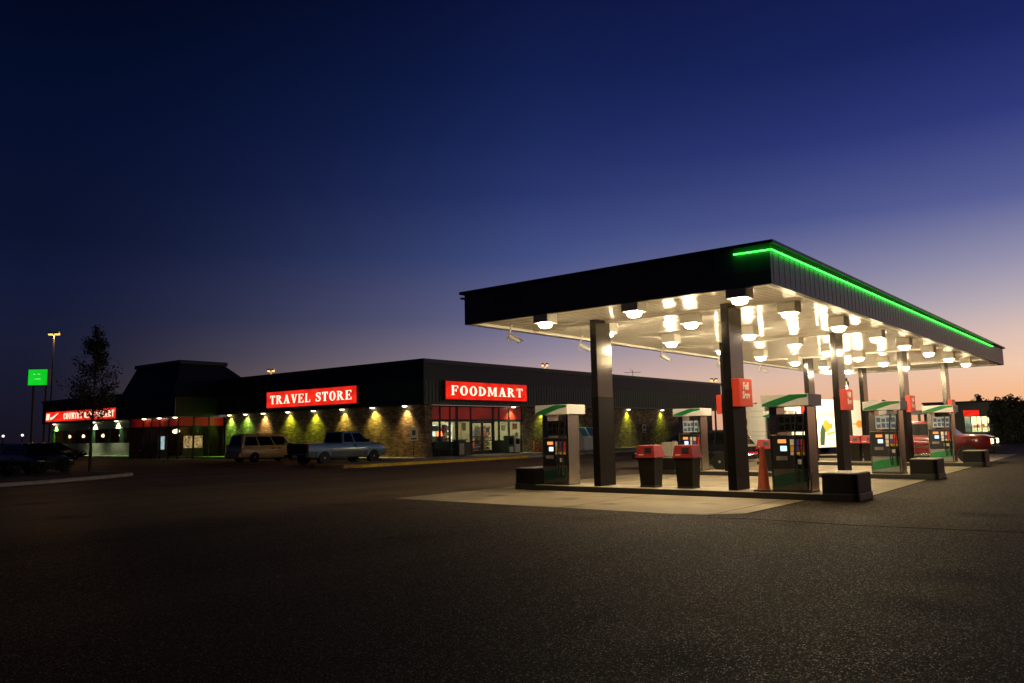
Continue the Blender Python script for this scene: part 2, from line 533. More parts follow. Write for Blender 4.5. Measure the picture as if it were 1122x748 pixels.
M_ORANGE = mat('orange_graphic', (0.85, 0.32, 0.03), 0.5)
M_OLIVE = mat('olive_graphic', (0.28, 0.24, 0.03), 0.5)
M_GRN2 = mat('dark_green_graphic', (0.03, 0.06, 0.03), 0.5)


# ------------------------------------------------------------------ mesh helpers
class MB:
    def __init__(self):
        self.v, self.f, self.m = [], [], []

    def add(self, verts, faces, mi=0):
        o = len(self.v)
        self.v += [tuple(p) for p in verts]
        self.f += [tuple(i + o for i in f) for f in faces]
        self.m += [mi] * len(faces)
        return self

    def bx(self, x0, x1, y0, y1, z0, z1, mi=0):
        return self.add([(x0, y0, z0), (x1, y0, z0), (x1, y1, z0), (x0, y1, z0), (x0, y0, z1), (x1, y0, z1), (x1, y1, z1), (x0, y1, z1)],
                        [(0, 3, 2, 1), (4, 5, 6, 7), (0, 1, 5, 4), (1, 2, 6, 5), (2, 3, 7, 6), (3, 0, 4, 7)], mi)

    def box(self, c, s, mi=0):
        return self.bx(c[0] - s[0] / 2, c[0] + s[0] / 2, c[1] - s[1] / 2, c[1] + s[1] / 2, c[2] - s[2] / 2, c[2] + s[2] / 2, mi)

    def prism(self, poly, axis, a, b, mi=0):
        """poly: 2D points in the plane of the two other axes (order x,y,z minus axis)."""
        def P(p, t):
            q = list(p)
            q.insert(axis, t)
            return q
        n = len(poly)
        vs = [P(p, a) for p in poly] + [P(p, b) for p in poly]
        fs = [tuple(range(n))[::-1], tuple(range(n, 2 * n))]
        for i in range(n):
            j = (i + 1) % n
            fs.append((i, j, n + j, n + i))
        return self.add(vs, fs, mi)

    def hexa(self, p, mi=0):
        """8 corners: 4 bottom ccw, 4 top ccw."""
        return self.add(p, [(0, 3, 2, 1), (4, 5, 6, 7), (0, 1, 5, 4), (1, 2, 6, 5), (2, 3, 7, 6), (3, 0, 4, 7)], mi)

    def cyl(self, p0, p1, r0, r1=None, n=14, mi=0):
        r1 = r0 if r1 is None else r1
        p0, p1 = Vector(p0), Vector(p1)
        d = (p1 - p0).normalized()
        a = Vector((0, 0, 1)) if abs(d.z) < 0.9 else Vector((1, 0, 0))
        e1 = d.cross(a).normalized()
        e2 = d.cross(e1)
        vs, fs = [], []
        for p, r in ((p0, r0), (p1, r1)):
            for i in range(n):
                t = 2 * PI * i / n
                vs.append(p + e1 * (r * math.cos(t)) + e2 * (r * math.sin(t)))
        for i in range(n):
            j = (i + 1) % n
            fs.append((i, j, n + j, n + i))
        fs += [tuple(range(n))[::-1], tuple(range(n, 2 * n))]
        return self.add(vs, fs, mi)

    def tube(self, pts, r, n=8, mi=0):
        pts = [Vector(p) for p in pts]
        vs, fs = [], []
        up = None
        for k, p in enumerate(pts):
            d = (pts[min(k + 1, len(pts) - 1)] - pts[max(k - 1, 0)]).normalized()
            if up is None:
                up = Vector((0, 0, 1)) if abs(d.z) < 0.9 else Vector((1, 0, 0))
            e1 = d.cross(up)
            if e1.length < 1e-4:
                e1 = d.cross(Vector((0.3, 1, 0.2)))
            e1.normalize()
            e2 = d.cross(e1)
            up = -e2 if False else up
            rr = r[k] if isinstance(r, (list, tuple)) else r
            for i in range(n):
                t = 2 * PI * i / n
                vs.append(p + e1 * (rr * math.cos(t)) + e2 * (rr * math.sin(t)))
        for k in range(len(pts) - 1):
            for i in range(n):
                j = (i + 1) % n
                fs.append((k * n + i, k * n + j, (k + 1) * n + j, (k + 1) * n + i))
        L = (len(pts) - 1) * n
        fs += [tuple(range(n))[::-1], tuple(range(L, L + n))]
        return self.add(vs, fs, mi)

    def lathe(self, prof, c=(0, 0, 0), n=20, axis=2, mi=0):
        """prof: (radius, height) along axis."""
        vs, fs = [], []
        for r, h in prof:
            for i in range(n):
                t = 2 * PI * i / n
                q = [r * math.cos(t), r * math.sin(t)]
                q.insert(axis, h)
                vs.append((q[0] + c[0], q[1] + c[1], q[2] + c[2]))
        for k in range(len(prof) - 1):
            for i in range(n):
                j = (i + 1) % n
                fs.append((k * n + i, k * n + j, (k + 1) * n + j, (k + 1) * n + i))
        L = (len(prof) - 1) * n
        fs += [tuple(range(n))[::-1], tuple(range(L, L + n))]
        return self.add(vs, fs, mi)

    def loft(self, secs, mi=0):
        n = len(secs[0])
        vs = [p for s in secs for p in s]
        fs = []
        for k in range(len(secs) - 1):
            for i in range(n):
                j = (i + 1) % n
                fs.append((k * n + i, k * n + j, (k + 1) * n + j, (k + 1) * n + i))
        L = (len(secs) - 1) * n
        fs += [tuple(range(n))[::-1], tuple(range(L, L + n))]
        return self.add(vs, fs, mi)

    def build(self, name, mats, parent=None, loc=None, bevel=0.0, seg=2, smooth=False, ang=35):
        me = bpy.data.meshes.new(name)
        me.from_pydata(self.v, [], self.f)
        mats = mats if isinstance(mats, (list, tuple)) else [mats]
        for mm in mats:
            me.materials.append(mm)
        for p, i in zip(me.polygons, self.m):
            p.material_index = i
        bm = bmesh.new()
        bm.from_mesh(me)
        bmesh.ops.recalc_face_normals(bm, faces=bm.faces)
        if bevel:
            es = [e for e in bm.edges if len(e.link_faces) == 2 and e.calc_face_angle(0) > 0.5]
            bmesh.ops.bevel(bm, geom=es, offset=bevel, segments=seg, profile=0.6, affect='EDGES', clamp_overlap=True)
        bm.to_mesh(me)
        bm.free()
        if smooth or (bevel and seg >= 3):
            for p in me.polygons:
                p.use_smooth = True
            me.set_sharp_from_angle(angle=math.radians(ang))
        o = bpy.data.objects.new(name, me)
        COL.objects.link(o)
        if bevel and seg >= 3:
            wn = o.modifiers.new('flat_faces', 'WEIGHTED_NORMAL')
            wn.keep_sharp = True
            wn.weight = 90
        if parent is not None:
            o.parent = parent
        if loc is not None:
            o.location = loc
        return o


def tag(o, label, cat, group=None):
    o['label'] = label
    o['category'] = cat
    if group:
        o['group'] = group
    return o


def thing(name, label, cat, loc=(0, 0, 0), rz=0.0, group=None):
    o = bpy.data.objects.new(name, None)
    o.empty_display_size = 0.3
    COL.objects.link(o)
    o.location = loc
    o.rotation_euler = (0, 0, rz)
    return tag(o, label, cat, group)


def struct(o, kind='structure'):
    o['kind'] = kind
    return o


def copy_tree(o, parent=None):
    c = o.copy()
    COL.objects.link(c)
    c.parent = parent
    for ch in list(o.children):
        copy_tree(ch, c)
    return c


def bool_cut(o, cutters):
    """Cut shapes out of a mesh object for good; the cutters are removed."""
    for k in cutters:
        md = o.modifiers.new('cut', 'BOOLEAN')
        md.operation = 'DIFFERENCE'
        md.object = k
        md.solver = 'EXACT'
    bpy.context.view_layer.update()
    dg = bpy.context.evaluated_depsgraph_get()
    me = bpy.data.meshes.new_from_object(o.evaluated_get(dg))
    o.modifiers.clear()
    old = o.data
    o.data = me
    bpy.data.meshes.remove(old)
    for k in cutters:
        d = k.data
        bpy.data.objects.remove(k)
        bpy.data.meshes.remove(d)
    for p in me.polygons:
        p.use_smooth = True
    me.set_sharp_from_angle(angle=math.radians(35))


# ------------------------------------------------------------------ slab-serif lettering
def glyph(ch):
    T, t, s = 0.175, 0.07, 0.065
    R = lambda x0, y0, x1, y1: [(x0, y0), (x1, y0), (x1, y1), (x0, y1)]

    def stem(x, w=T, top=True, bot=True, k=0.07):
        q = [R(x, 0, x + w, 1)]
        if bot:
            q.append(R(x - k, 0, x + w + k, s))
        if top:
            q.append(R(x - k, 1 - s, x + w + k, 1))
        return q

    def ring(cx, cy, ox, oy, ix, iy, a0, a1, n=20):
        q = []
        for i in range(n):
            b0 = a0 + (a1 - a0) * i / n
            b1 = a0 + (a1 - a0) * (i + 1) / n
            q.append([(cx + ix * math.cos(b0), cy + iy * math.sin(b0)), (cx + ox * math.cos(b0), cy + oy * math.sin(b0)),
                      (cx + ox * math.cos(b1), cy + oy * math.sin(b1)), (cx + ix * math.cos(b1), cy + iy * math.sin(b1))])
        return q
    if ch == 'F':
        return stem(.07) + [R(.2, 1 - t, .66, 1), R(.6, .74, .66, 1), R(.2, .47, .5, .47 + t), R(.44, .36, .5, .66)], .7
    if ch == 'E':
        return stem(.07) + [R(.2, 1 - t, .68, 1), R(.62, .76, .68, 1), R(.2, .47, .5, .47 + t), R(.44, .37, .5, .65), R(.2, 0, .7, t), R(.64, 0, .7, .26)], .75
    if ch == 'L':
        return stem(.07) + [R(.2, 0, .66, t), R(.6, 0, .66, .3)], .7
    if ch == 'T':
        return stem(.27, top=False) + [R(.03, 1 - t, .71, 1), R(.03, .74, .09, 1), R(.65, .74, .71, 1)], .74
    if ch == 'O':
        return ring(.4, .5, .38, .52, .17, .45, 0, 2 * PI, 36), .8
    if ch == 'C':
        return ring(.4, .5, .38, .52, .17, .45, .25 * PI, 1.72 * PI, 30) + [R(.6, .66, .67, .98), R(.62, .06, .67, .3)], .74
    if ch == 'D':
        return stem(.07, top=True) + ring(.2, .5, .56, .5, .34, .43, -PI / 2, PI / 2), .8
    if ch == 'R':
        return stem(.07) + ring(.22, .755, .42, .245, .21, .175, -PI / 2, PI / 2) + [[(.3, .52), (.48, .52), (.8, 0), (.58, 0)], R(.56, 0, .88, s)], .88
    if ch == 'P':
        return stem(.07) + ring(.22, .73, .44, .27, .22, .19, -PI / 2, PI / 2), .72
    if ch == 'A':
        return [[(.08, 0), (.17, 0), (.46, 1), (.36, 1)], [(.54, 0), (.78, 0), (.5, 1), (.3, 1)], R(.2, .3, .6, .3 + t), R(0, 0, .27, s), R(.46, 0, .86, s)], .86
    if ch == 'V':
        return [[(.07, 1), (.3, 1), (.52, 0), (.36, 0)], [(.66, 1), (.76, 1), (.5, 0), (.4, 0)], R(0, 1 - s, .38, 1), R(.58, 1 - s, .84, 1)], .84
    if ch == 'M':
        return [R(.1, 0, .18, 1), R(0, 0, .28, s), R(0, 1 - s, .3, 1), R(.76, 0, .97, 1), R(.69, 0, 1.04, s), R(.74, 1 - s, 1.04, 1),
                [(.1, 1), (.33, 1), (.55, .12), (.45, .12)], [(.76, 1), (.86, 1), (.55, .12), (.47, .12)]], 1.06
    if ch == 'N':
        return [R(.1, 0, .18, 1), R(0, 0, .28, s), R(0, 1 - s, .3, 1), R(.68, 0, .76, 1), R(.58, 1 - s, .86, 1), [(.1, 1), (.33, 1), (.76, 0), (.56, 0)]], .88
    if ch == 'U':
        return [R(.09, .35, .29, 1), R(.02, 1 - s, .36, 1), R(.6, .35, .69, 1), R(.52, 1 - s, .78, 1)] + ring(.39, .37, .3, .39, .1, .31, PI, 2 * PI, 18), .8
    if ch == 'Y':
        return [R(.33, 0, .53, .48), R(.24, 0, .62, s), [(.05, 1), (.28, 1), (.53, .45), (.33, .45)], [(.66, 1), (.76, 1), (.5, .45), (.4, .45)], R(0, 1 - s, .34, 1), R(.58, 1 - s, .84, 1)], .84
    if ch == 'S':
        c = [(.6, .8), (.5, .93), (.34, .965), (.19, .9), (.14, .76), (.24, .63), (.4, .53), (.55, .41), (.6, .26), (.52, .1), (.35, .035), (.19, .07), (.08, .2)]
        w = [.09, .08, .08, .13, .18, .2, .21, .2, .18, .13, .08, .08, .09]
        q = []
        P = []
        for i in range(len(c)):
            a = Vector(c[max(i - 1, 0)])
            b = Vector(c[min(i + 1, len(c) - 1)])
            d = (b - a).normalized()
            nrm = Vector((-d.y, d.x)) * w[i] / 2
            P.append((Vector(c[i]) + nrm, Vector(c[i]) - nrm))
        for i in range(len(c) - 1):
            q.append([tuple(P[i][0]), tuple(P[i][1]), tuple(P[i + 1][1]), tuple(P[i + 1][0])])
        q += [R(.57, .66, .63, .99), R(.06, .02, .12, .34)]
        return q, .7
    return [], .45


def lettering(text, width, height, thick=0.03, gap=0.16, wordgap=0.5):
    """Flat slab-serif text in the local XZ plane, facing -Y, centred."""
    mb = MB()
    x = 0
    items = []
    for ch in text:
        if ch == ' ':
            x += wordgap
            continue
        g, w = glyph(ch)
        items.append((x, g))
        x += w + gap
    tot = x - gap
    sx = width / tot
    k = 0
    for x0, g in items:
        for poly in g:
            k += 1
            d = thick + 0.0006 * (k % 9)
            mb.prism([((x0 + p[0]) * sx - width / 2, (p[1] - .5) * height) for p in poly], 1, -d, 0.0)
    return mb


def text_mesh(txt, size, thick=0.004):
    """Small printed sans lettering as a mesh in local XZ facing -Y."""
    cu = bpy.data.curves.new('lettering', 'FONT')
    cu.body = txt
    cu.size = size
    cu.extrude = thick
    cu.offset = size * 0.03
    cu.align_x = 'CENTER'
    cu.align_y = 'CENTER'
    cu.space_line = 0.9
    o = bpy.data.objects.new('lettering', cu)
    COL.objects.link(o)
    bpy.context.view_layer.update()
    me = bpy.data.meshes.new_from_object(o.evaluated_get(bpy.context.evaluated_depsgraph_get()))
    bpy.data.objects.remove(o)
    me.transform(Matrix.Rotation(PI / 2, 4, 'X'))
    return me


def mesh_obj(name, me, m, parent, loc=(0, 0, 0), rz=0):
    me.materials.clear()
    me.materials.append(m)
    o = bpy.data.objects.new(name, me)
    COL.objects.link(o)
    o.parent = parent
    o.location = loc
    o.rotation_euler = (0, 0, rz)
    return o


# ------------------------------------------------------------------ camera
CAMZ = 1.7 * S
yaw, pitch, roll = 0.6801, 0.1144, -0.0190
Fw = Vector((math.cos(yaw) * math.cos(pitch), math.sin(yaw) * math.cos(pitch), math.sin(pitch)))
R0 = Vector((math.sin(yaw), -math.cos(yaw), 0))
U0 = R0.cross(Fw)
Rt = R0 * math.cos(roll) + U0 * math.sin(roll)
Up = U0 * math.cos(roll) - R0 * math.sin(roll)
cam = bpy.data.cameras.new('camera')
camo = bpy.data.objects.new('camera', cam)
COL.objects.link(camo)
camo.matrix_world = Matrix(((Rt.x, Up.x, -Fw.x, 0), (Rt.y, Up.y, -Fw.y, 0), (Rt.z, Up.z, -Fw.z, CAMZ), (0, 0, 0, 1)))
cam.sensor_width = 36
cam.sensor_fit = 'HORIZONTAL'
cam.lens = 872.8 / 1122 * 36
cam.clip_start = 0.1
cam.clip_end = 5000
scene.camera = camo

# ------------------------------------------------------------------ dusk sky
w = bpy.data.worlds.new('World')
scene.world = w
w.use_nodes = True
nt = w.node_tree
nt.nodes.clear()
wo = N(nt, 'ShaderNodeOutputWorld')
bg = N(nt, 'ShaderNodeBackground')
nt.links.new(bg.outputs[0], wo.inputs[0])
tc = N(nt, 'ShaderNodeTexCoord')
sp = N(nt, 'ShaderNodeSeparateXYZ')
nt.links.new(tc.outputs['Generated'], sp.inputs[0])


def mth(op, a, b=None, c=None):
    n = N(nt, 'ShaderNodeMath', operation=op)
    for i, x in enumerate((a, b, c)):
        if x is None:
            continue
        if isinstance(x, (int, float)):
            n.inputs[i].default_value = x
        else:
            nt.links.new(x, n.inputs[i])
    return n.outputs[0]


elev = mth('ARCSINE', sp.outputs[2])                     # radians above the horizon
eld = mth('DIVIDE', elev, math.radians(40))
SUNAZ = math.radians(-8)
hx = mth('MULTIPLY', sp.outputs[0], math.cos(SUNAZ))
hy = mth('MULTIPLY', sp.outputs[1], math.sin(SUNAZ))
dt = mth('ADD', hx, hy)
hl = mth('SQRT', mth('ADD', mth('MULTIPLY', sp.outputs[0], sp.outputs[0]), mth('MULTIPLY', sp.outputs[1], sp.outputs[1])))
azc = mth('DIVIDE', dt, mth('MAXIMUM', hl, 0.001))
azd = mth('ARCCOSINE', mth('MINIMUM', mth('MAXIMUM', azc, -0.9999), 0.9999))
fz = N(nt, 'ShaderNodeMapRange')
fz.inputs['From Min'].default_value = math.radians(79)
fz.inputs['From Max'].default_value = math.radians(10)
nt.links.new(azd, fz.inputs[0])


def sky_ramp(stops):
    r = N(nt, 'ShaderNodeValToRGB')
    r.color_ramp.interpolation = 'EASE' if False else 'LINEAR'
    e = r.color_ramp.elements
    for i, (d, c) in enumerate(stops):
        q = e[i] if i < 2 else e.new(min(1, d / 40.0))
        q.position = min(1, d / 40.0)
        q.color = lin(*c)
    nt.links.new(eld, r.inputs[0])
    return r.outputs[0]


LEFT = sky_ramp([(0, (22, 19, 30)), (40, (2, 2, 6)), (3, (24, 24, 42)), (6, (25, 28, 50)), (10, (18, 25, 54)), (13, (12, 19, 47)), (20, (6, 15, 44)), (25, (3, 11, 36)), (31, (1, 5, 20))])
MID = sky_ramp([(0, (212, 168, 146)), (40, (3, 4, 12)), (3, (205, 172, 160)), (5.5, (150, 138, 154)), (8, (108, 108, 145)), (12.6, (66, 79, 131)), (17, (42, 55, 109)), (21, (28, 41, 92)), (25, (19, 31, 78)), (30, (13, 22, 63))])
RIGHT = sky_ramp([(0, (250, 165, 105)), (40, (3, 4, 14)), (2, (253, 190, 142)), (3.6, (248, 206, 174)), (5.5, (230, 198, 183)), (7.5, (193, 180, 185)), (10, (154, 150, 176)), (14, (90, 97, 153)), (19, (48, 58, 124)), (24, (27, 37, 96))])


def mixc(f, a, b):
    n = N(nt, 'ShaderNodeMix', data_type='RGBA')
    nt.links.new(f, n.inputs['Factor'])
    nt.links.new(a, n.inputs['A'])
    nt.links.new(b, n.inputs['B'])
    return n.outputs['Result']


f2 = mth('MULTIPLY', fz.outputs[0], 2.0)
c1 = mixc(mth('POWER', mth('MINIMUM', f2, 1.0), 1.8), LEFT, MID)
c2 = mixc(mth('MINIMUM', mth('MAXIMUM', mth('SUBTRACT', f2, 1.0), 0.0), 1.0), c1, RIGHT)
nt.links.new(c2, bg.inputs[0])
bg.inputs[1].default_value = 1.0

# ------------------------------------------------------------------ ground
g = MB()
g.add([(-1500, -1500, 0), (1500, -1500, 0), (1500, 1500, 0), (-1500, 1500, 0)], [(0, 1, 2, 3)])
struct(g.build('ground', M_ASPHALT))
sl = [(14.9, 16.3), (14.8, 7.9), (14.95, 7.2), (15.6, 6.62), (19.7, 6.62), (19.9, 5.62), (32, 5.95), (52, 6.3), (52, 16.3)]
sm = MB()
sm.prism([(x * S, y * S) for x, y in sl][::-1], 2, -0.05, 0.004)
struct(sm.build('concrete_forecourt', M_SLAB))


def strip(name, pts, wid, z, m):
    mb = MB()
    for a, b in zip(pts[:-1], pts[1:]):
        a, b = Vector(a) * S, Vector(b) * S
        d = (b - a).normalized()
        n = Vector((-d.y, d.x)) * wid / 2
        mb.add([(*(a - n), z), (*(b - n), z), (*(b + n), z), (*(a + n), z)], [(0, 1, 2, 3)])
    return struct(mb.build(name, m))


edge = [(14.9, 16.3), (14.8, 7.9), (14.95, 7.2), (15.6, 6.62), (19.7, 6.62), (19.9, 5.62), (32, 5.95), (52, 6.3)]
strip('forecourt_joint', edge, 0.045, 0.007, M_SEAL)
strip('paving_joint', [(14.55, 7.0), (14.72, 6.06), (14.62, 4.3), (14.8, 2.6), (15.0, 1.2), (15.1, -3)], 0.07, 0.004, M_SEAL)
strip('paving_crack', [(14.9, 7.0), (13.6, 9.5), (13.2, 13.1), (12.2, 18.5)], 0.025, 0.004, M_SEAL)

# ------------------------------------------------------------------ canopy
NX, NY, LX, LY, ZB, ZT = 16.865 * S, 6.341 * S, 33.0 * S, 9.04 * S, 4.828 * S, 5.72 * S
can = thing('fuel_canopy', 'long flat fuel station canopy with dark ribbed fascia and glowing white underside', 'canopy', (0, 0, 0))
x0, x1, y0, y1 = NX, NX + LX, NY, NY + LY
fm = MB()
th = 0.1
fm.bx(x0, x1, y0, y0 + th, ZB, ZT)
fm.bx(x0, x1, y1 - th, y1, ZB, ZT)
fm.bx(x0, x0 + th, y0 + th, y1 - th, ZB, ZT)
fm.bx(x1 - th, x1, y0 + th, y1 - th, ZB, ZT)
k = x0 + 0.15
while k < x1 - 0.1:                                        # pressed ribs of the fascia sheet
    fm.bx(k, k + 0.035, y0 - 0.005, y0 + 0.002, ZB + 0.03, ZT - 0.03)
    k += 0.3
k = y0 + 0.15
while k < y1 - 0.1:
    fm.bx(x0 - 0.005, x0 + 0.002, k, k + 0.035, ZB + 0.03, ZT - 0.03)
    k += 0.3
fm.build('fascia', M_FASCIA, can)
tm = MB()
tm.bx(x0 - 0.1, x1 + 0.1, y0 - 0.1, y0 + 0.14, ZT - 0.012, ZT + 0.055)
tm.bx(x0 - 0.1, x1 + 0.1, y1 - 0.14, y1 + 0.1, ZT - 0.012, ZT + 0.055)
tm.bx(x0 - 0.1, x0 + 0.14, y0 + 0.14, y1 - 0.14, ZT - 0.012, ZT + 0.055)
tm.bx(x1 - 0.14, x1 + 0.1, y0 + 0.14, y1 - 0.14, ZT - 0.012, ZT + 0.055)
tm.build('trim_cap', M_BLACK, can)
rf = MB()
rf.bx(x0 + 0.14, x1 - 0.14, y0 + 0.14, y1 - 0.14, ZT - 0.3, ZT - 0.22)
rf.build('roof_deck', M_ROOFTOP, can)
so = MB()
zs = ZB + 0.11
so.bx(x0 + th, x1 - th, y0 + th, y1 - th, zs, zs + 0.04)
k = x0 + 0.12
while k < x1 - 0.3:                                        # soffit planks run across the canopy
    so.bx(k, k + 0.172, y0 + 0.12, y1 - 0.12, zs - 0.018, zs - 0.001)
    k += 0.2
so.build('soffit', M_SOFFIT, can, bevel=0.004, seg=1)
lp = MB()
lp.bx(x0 + th, x1 - th, y0 + th + 0.001, y0 + th + 0.1, ZB + 0.004, ZB + 0.02)
lp.bx(x0 + th, x1 - th, y1 - th - 0.1, y1 - th - 0.001, ZB + 0.004, ZB + 0.02)
lp.bx(x0 + th + 0.001, x0 + th + 0.1, y0 + th + .11, y1 - th - .11, ZB + 0.004, ZB + 0.02)
lp.bx(x1 - th - 0.1, x1 - th - 0.001, y0 + th + .11, y1 - th - .11, ZB + 0.004, ZB + 0.02)
lp.build('edge_flange', M_HOUS, can)
ll = MB()
ll.bx(x0 + th + .022, x1 - th - .022, y0 + th + .002, y0 + th + .02, ZB + 0.021, zs - .02)
ll.bx(x0 + th + .022, x1 - th - .022, y1 - th - .02, y1 - th - .002, ZB + 0.021, zs - .02)
ll.bx(x0 + th + .002, x0 + th + .02, y0 + th + .002, y1 - th - .002, ZB + 0.021, zs - .02)
ll.bx(x1 - th - .02, x1 - th - .002, y0 + th + .002, y1 - th - .002, ZB + 0.021, zs - .02)
ll.build('inner_liner', M_HOUS, can)
for xb in (19.85, 28.2, 37.0, 45.8):
    bt = MB()
    bt.bx(xb * S - 0.07, xb * S + 0.07, y0 + 0.2, y1 - 0.2, zs - 0.075, zs - 0.019)
    bt.build('soffit_batten', M_HOUS, can, bevel=0.006, seg=1)

ISX = [19.28, 28.05, 37.05, 45.75]                        # column fronts, survey units
CW, CD = 0.72, 0.19


def column(ix, ymax):
    X, Y = ix * S, ymax * S
    root = MB()
    root.bx(X, X + CW, Y - CD, Y, 2.42, zs - 0.019)
    o = root.build('column', M_COLUMN, can, bevel=0.006, seg=1)
    b = MB()
    b.bx(X - 0.006, X + CW + 0.006, Y - CD - 0.006, Y + 0.006, 0.135, 2.4)
    b.build('lower_cladding', M_COLLOW, o, bevel=0.006, seg=1)
    s_ = MB()
    s_.bx(X - 0.012, X + CW + 0.012, Y - CD - 0.012, Y + 0.012, 2.4, 2.425)
    s_.build('seam_collar', M_COLUMN, o)
    return o


for ix in ISX:
    column(ix, 8.64)
    column(ix, 12.68)

# neon line with joints, along the long edge and a short way round the corner
zn = 5.565 * S
nm = MB()
off = 0.05
nm.tube([(x0 - off, 7.15 * S, zn + .02), (x0 - off, y0 - off, zn + .005), ], 0.013, 8)
nm.tube([(x0 - off, y0 - off, zn + .005), (x0 + 7, y0 - off, zn), (x0 + 14, y0 - off, zn), (46.2 * S, y0 - off, zn)], 0.013, 8)
neon = nm.build('neon_tube', M_NEON, can, smooth=True)
k = x0 + 0.55
while k < 46 * S:
    cm = MB()
    cm.cyl((k, y0 - off, zn - 0.0), (k, y0 - off, zn + 0.07), 0.014, n=8)
    cm.bx(k - 0.008, k + 0.008, y0 - off, y0 - 0.019, zn - 0.008, zn + 0.008)
    cm.build('tube_clip', M_WHITE, neon)
    k += 2.15
bk = MB()
bk.bx(x0 - 0.07, x0 + 0.1, y1 + 0.002, y1 + 0.09, ZT - 0.13, ZT - 0.09)
bk.build('gutter_stub', M_BLACK, can)

# ------------------------------------------------------------------ box lights under the canopy
LX_ = [17.15, 20.25, 24.3, 28.35, 32.1, 36.1, 40.1, 44.1]
LY_ = [7.2, 9.95, 12.7]
ROWN = ['canopy row nearest the neon', 'middle canopy row', 'canopy row beside the cameras']
ORD = ['first', 'second', 'third', 'fourth', 'fifth', 'sixth', 'seventh', 'last']
proto = None
for j, ly in enumerate(LY_):
    for i, lx in enumerate(LX_):
        lab = 'box light %s from the dark fascia, %s' % (ORD[i], ROWN[j])
        p = U(lx, ly)
        p.z = zs - 0.018
        if proto is None:
            proto = thing('canopy_light', lab, 'light fixture', p, 0, 'box lights under the fuel canopy')
            h = MB()
            h.bx(-.21, .21, -.21, .21, -.27, -0.002)
            h.build('housing', M_HOUS, proto, bevel=0.012)
            ln = MB()
            ln.lathe([(.165, -.272), (.165, -.295), (.152, -.338), (.11, -.375), (.04, -.39)], n=14)
            ln.build('lens', M_LENS, proto, smooth=True, ang=60)
            la = bpy.data.lights.new('canopy_beam', 'SPOT')
            la.energy = 110
            la.color = (1.0, 0.75, 0.42)
            la.spot_size = math.radians(146)
            la.spot_blend = 1.0
            la.shadow_soft_size = .1
            lo = bpy.data.objects.new('canopy_beam', la)
            COL.objects.link(lo)
            lo.parent = proto
            lo.location = (0, 0, -.5)
        else:
            c = copy_tree(proto)
            c.location = p
            c['label'] = lab
        # lenses of the outer rows dimmed to keep the near asphalt dark
        for ch in (proto if (i, j) == (0, 0) else c).children:
            if ch.name.startswith('lens'):
                ch.material_slots[0].link = 'OBJECT'
                ch.material_slots[0].material = M_LENSDIM if (j == 0 or i == 0) else M_LENS

# ------------------------------------------------------------------ security cameras
CP = [(18.55, 15.02), (22.35, 15.02), (28.0, 15.02), (33.2, 15.02), (38.0, 15.02)]
CL = ['by the dark fascia corner, nearest the store sign', 'above the nearest back column', 'between the nearest two back columns', 'just beyond the second back column', 'beside the third back column']
proto = None
for (cx, cy), cl in zip(CP, CL):
    lab = 'white security camera under the canopy edge, ' + cl
    p = U(cx, cy)
    p.z = zs - 0.018
    if proto is None:
        proto = thing('security_camera', lab, 'security camera', p, -0.75, 'security cameras under the canopy edge')
        b = MB()
        b.cyl((0, 0, 0), (0, 0, -.02), .05, n=12)
        b.tube([(0, 0, -.02), (-.02, 0, -.12), (-.09, 0, -.26), (-.12, 0, -.36), (-.09, 0, -.42), (-.02, 0, -.42)], .02, 8)
        b.build('bracket', M_WHITE, proto, smooth=True)
        hb = MB()
        hb.bx(-.17, .17, -.05, .05, -.05, .05)
        ho = hb.build('housing', M_WHITE, proto, loc=(.08, 0, -.36), bevel=.012)
        ho.rotation_euler = (0, math.radians(28), 0)
        sh = MB()
        sh.bx(-.19, .24, -.066, .066, .058, .07)
        sh.build('sunshield', M_WHITE, ho, bevel=.004, seg=1)
        le = MB()
        le.cyl((.165, 0, 0), (.185, 0, 0), .035, n=12)
        le.build('lens', M_DKPLASTIC, ho)
    else:
        c = copy_tree(proto)
        c.location = p
        c['label'] = lab

# ------------------------------------------------------------------ pump islands
IW = 1.08
IL = ['concrete pump island nearest the asphalt, with two red-lidded bins between its columns',
      'concrete pump island, second from the dark asphalt, under the middle of the canopy',
      'concrete pump island beside the red sport utility vehicle',
      'farthest concrete pump island, beyond the red sport utility vehicle']
for ix, lab in zip(ISX, IL):
    isl = thing('pump_island', lab, 'pump island', U(ix - .22, 0), 0, 'pump islands under the canopy')
    ya, yb = 5.95 * S, 15.0 * S
    if ix > 45:
        ya = 8.2 * S
    cap = MB()
    cap.bx(.03, IW - .03, ya, yb, 0.004, .14)
    cap.build('concrete_top', M_ISL, isl, bevel=.006, seg=1)
    kb = MB()
    for xx in (0, IW - .03):
        kb.bx(xx, xx + .03, ya - .03, yb + .03, 0.002, .132)
    kb.bx(.03, IW - .03, ya - .03, ya - .002, 0.002, .132)
    kb.bx(.03, IW - .03, yb + .002, yb + .03, 0.002, .132)
    kb.build('steel_kerb', M_KERB_STEEL, isl)

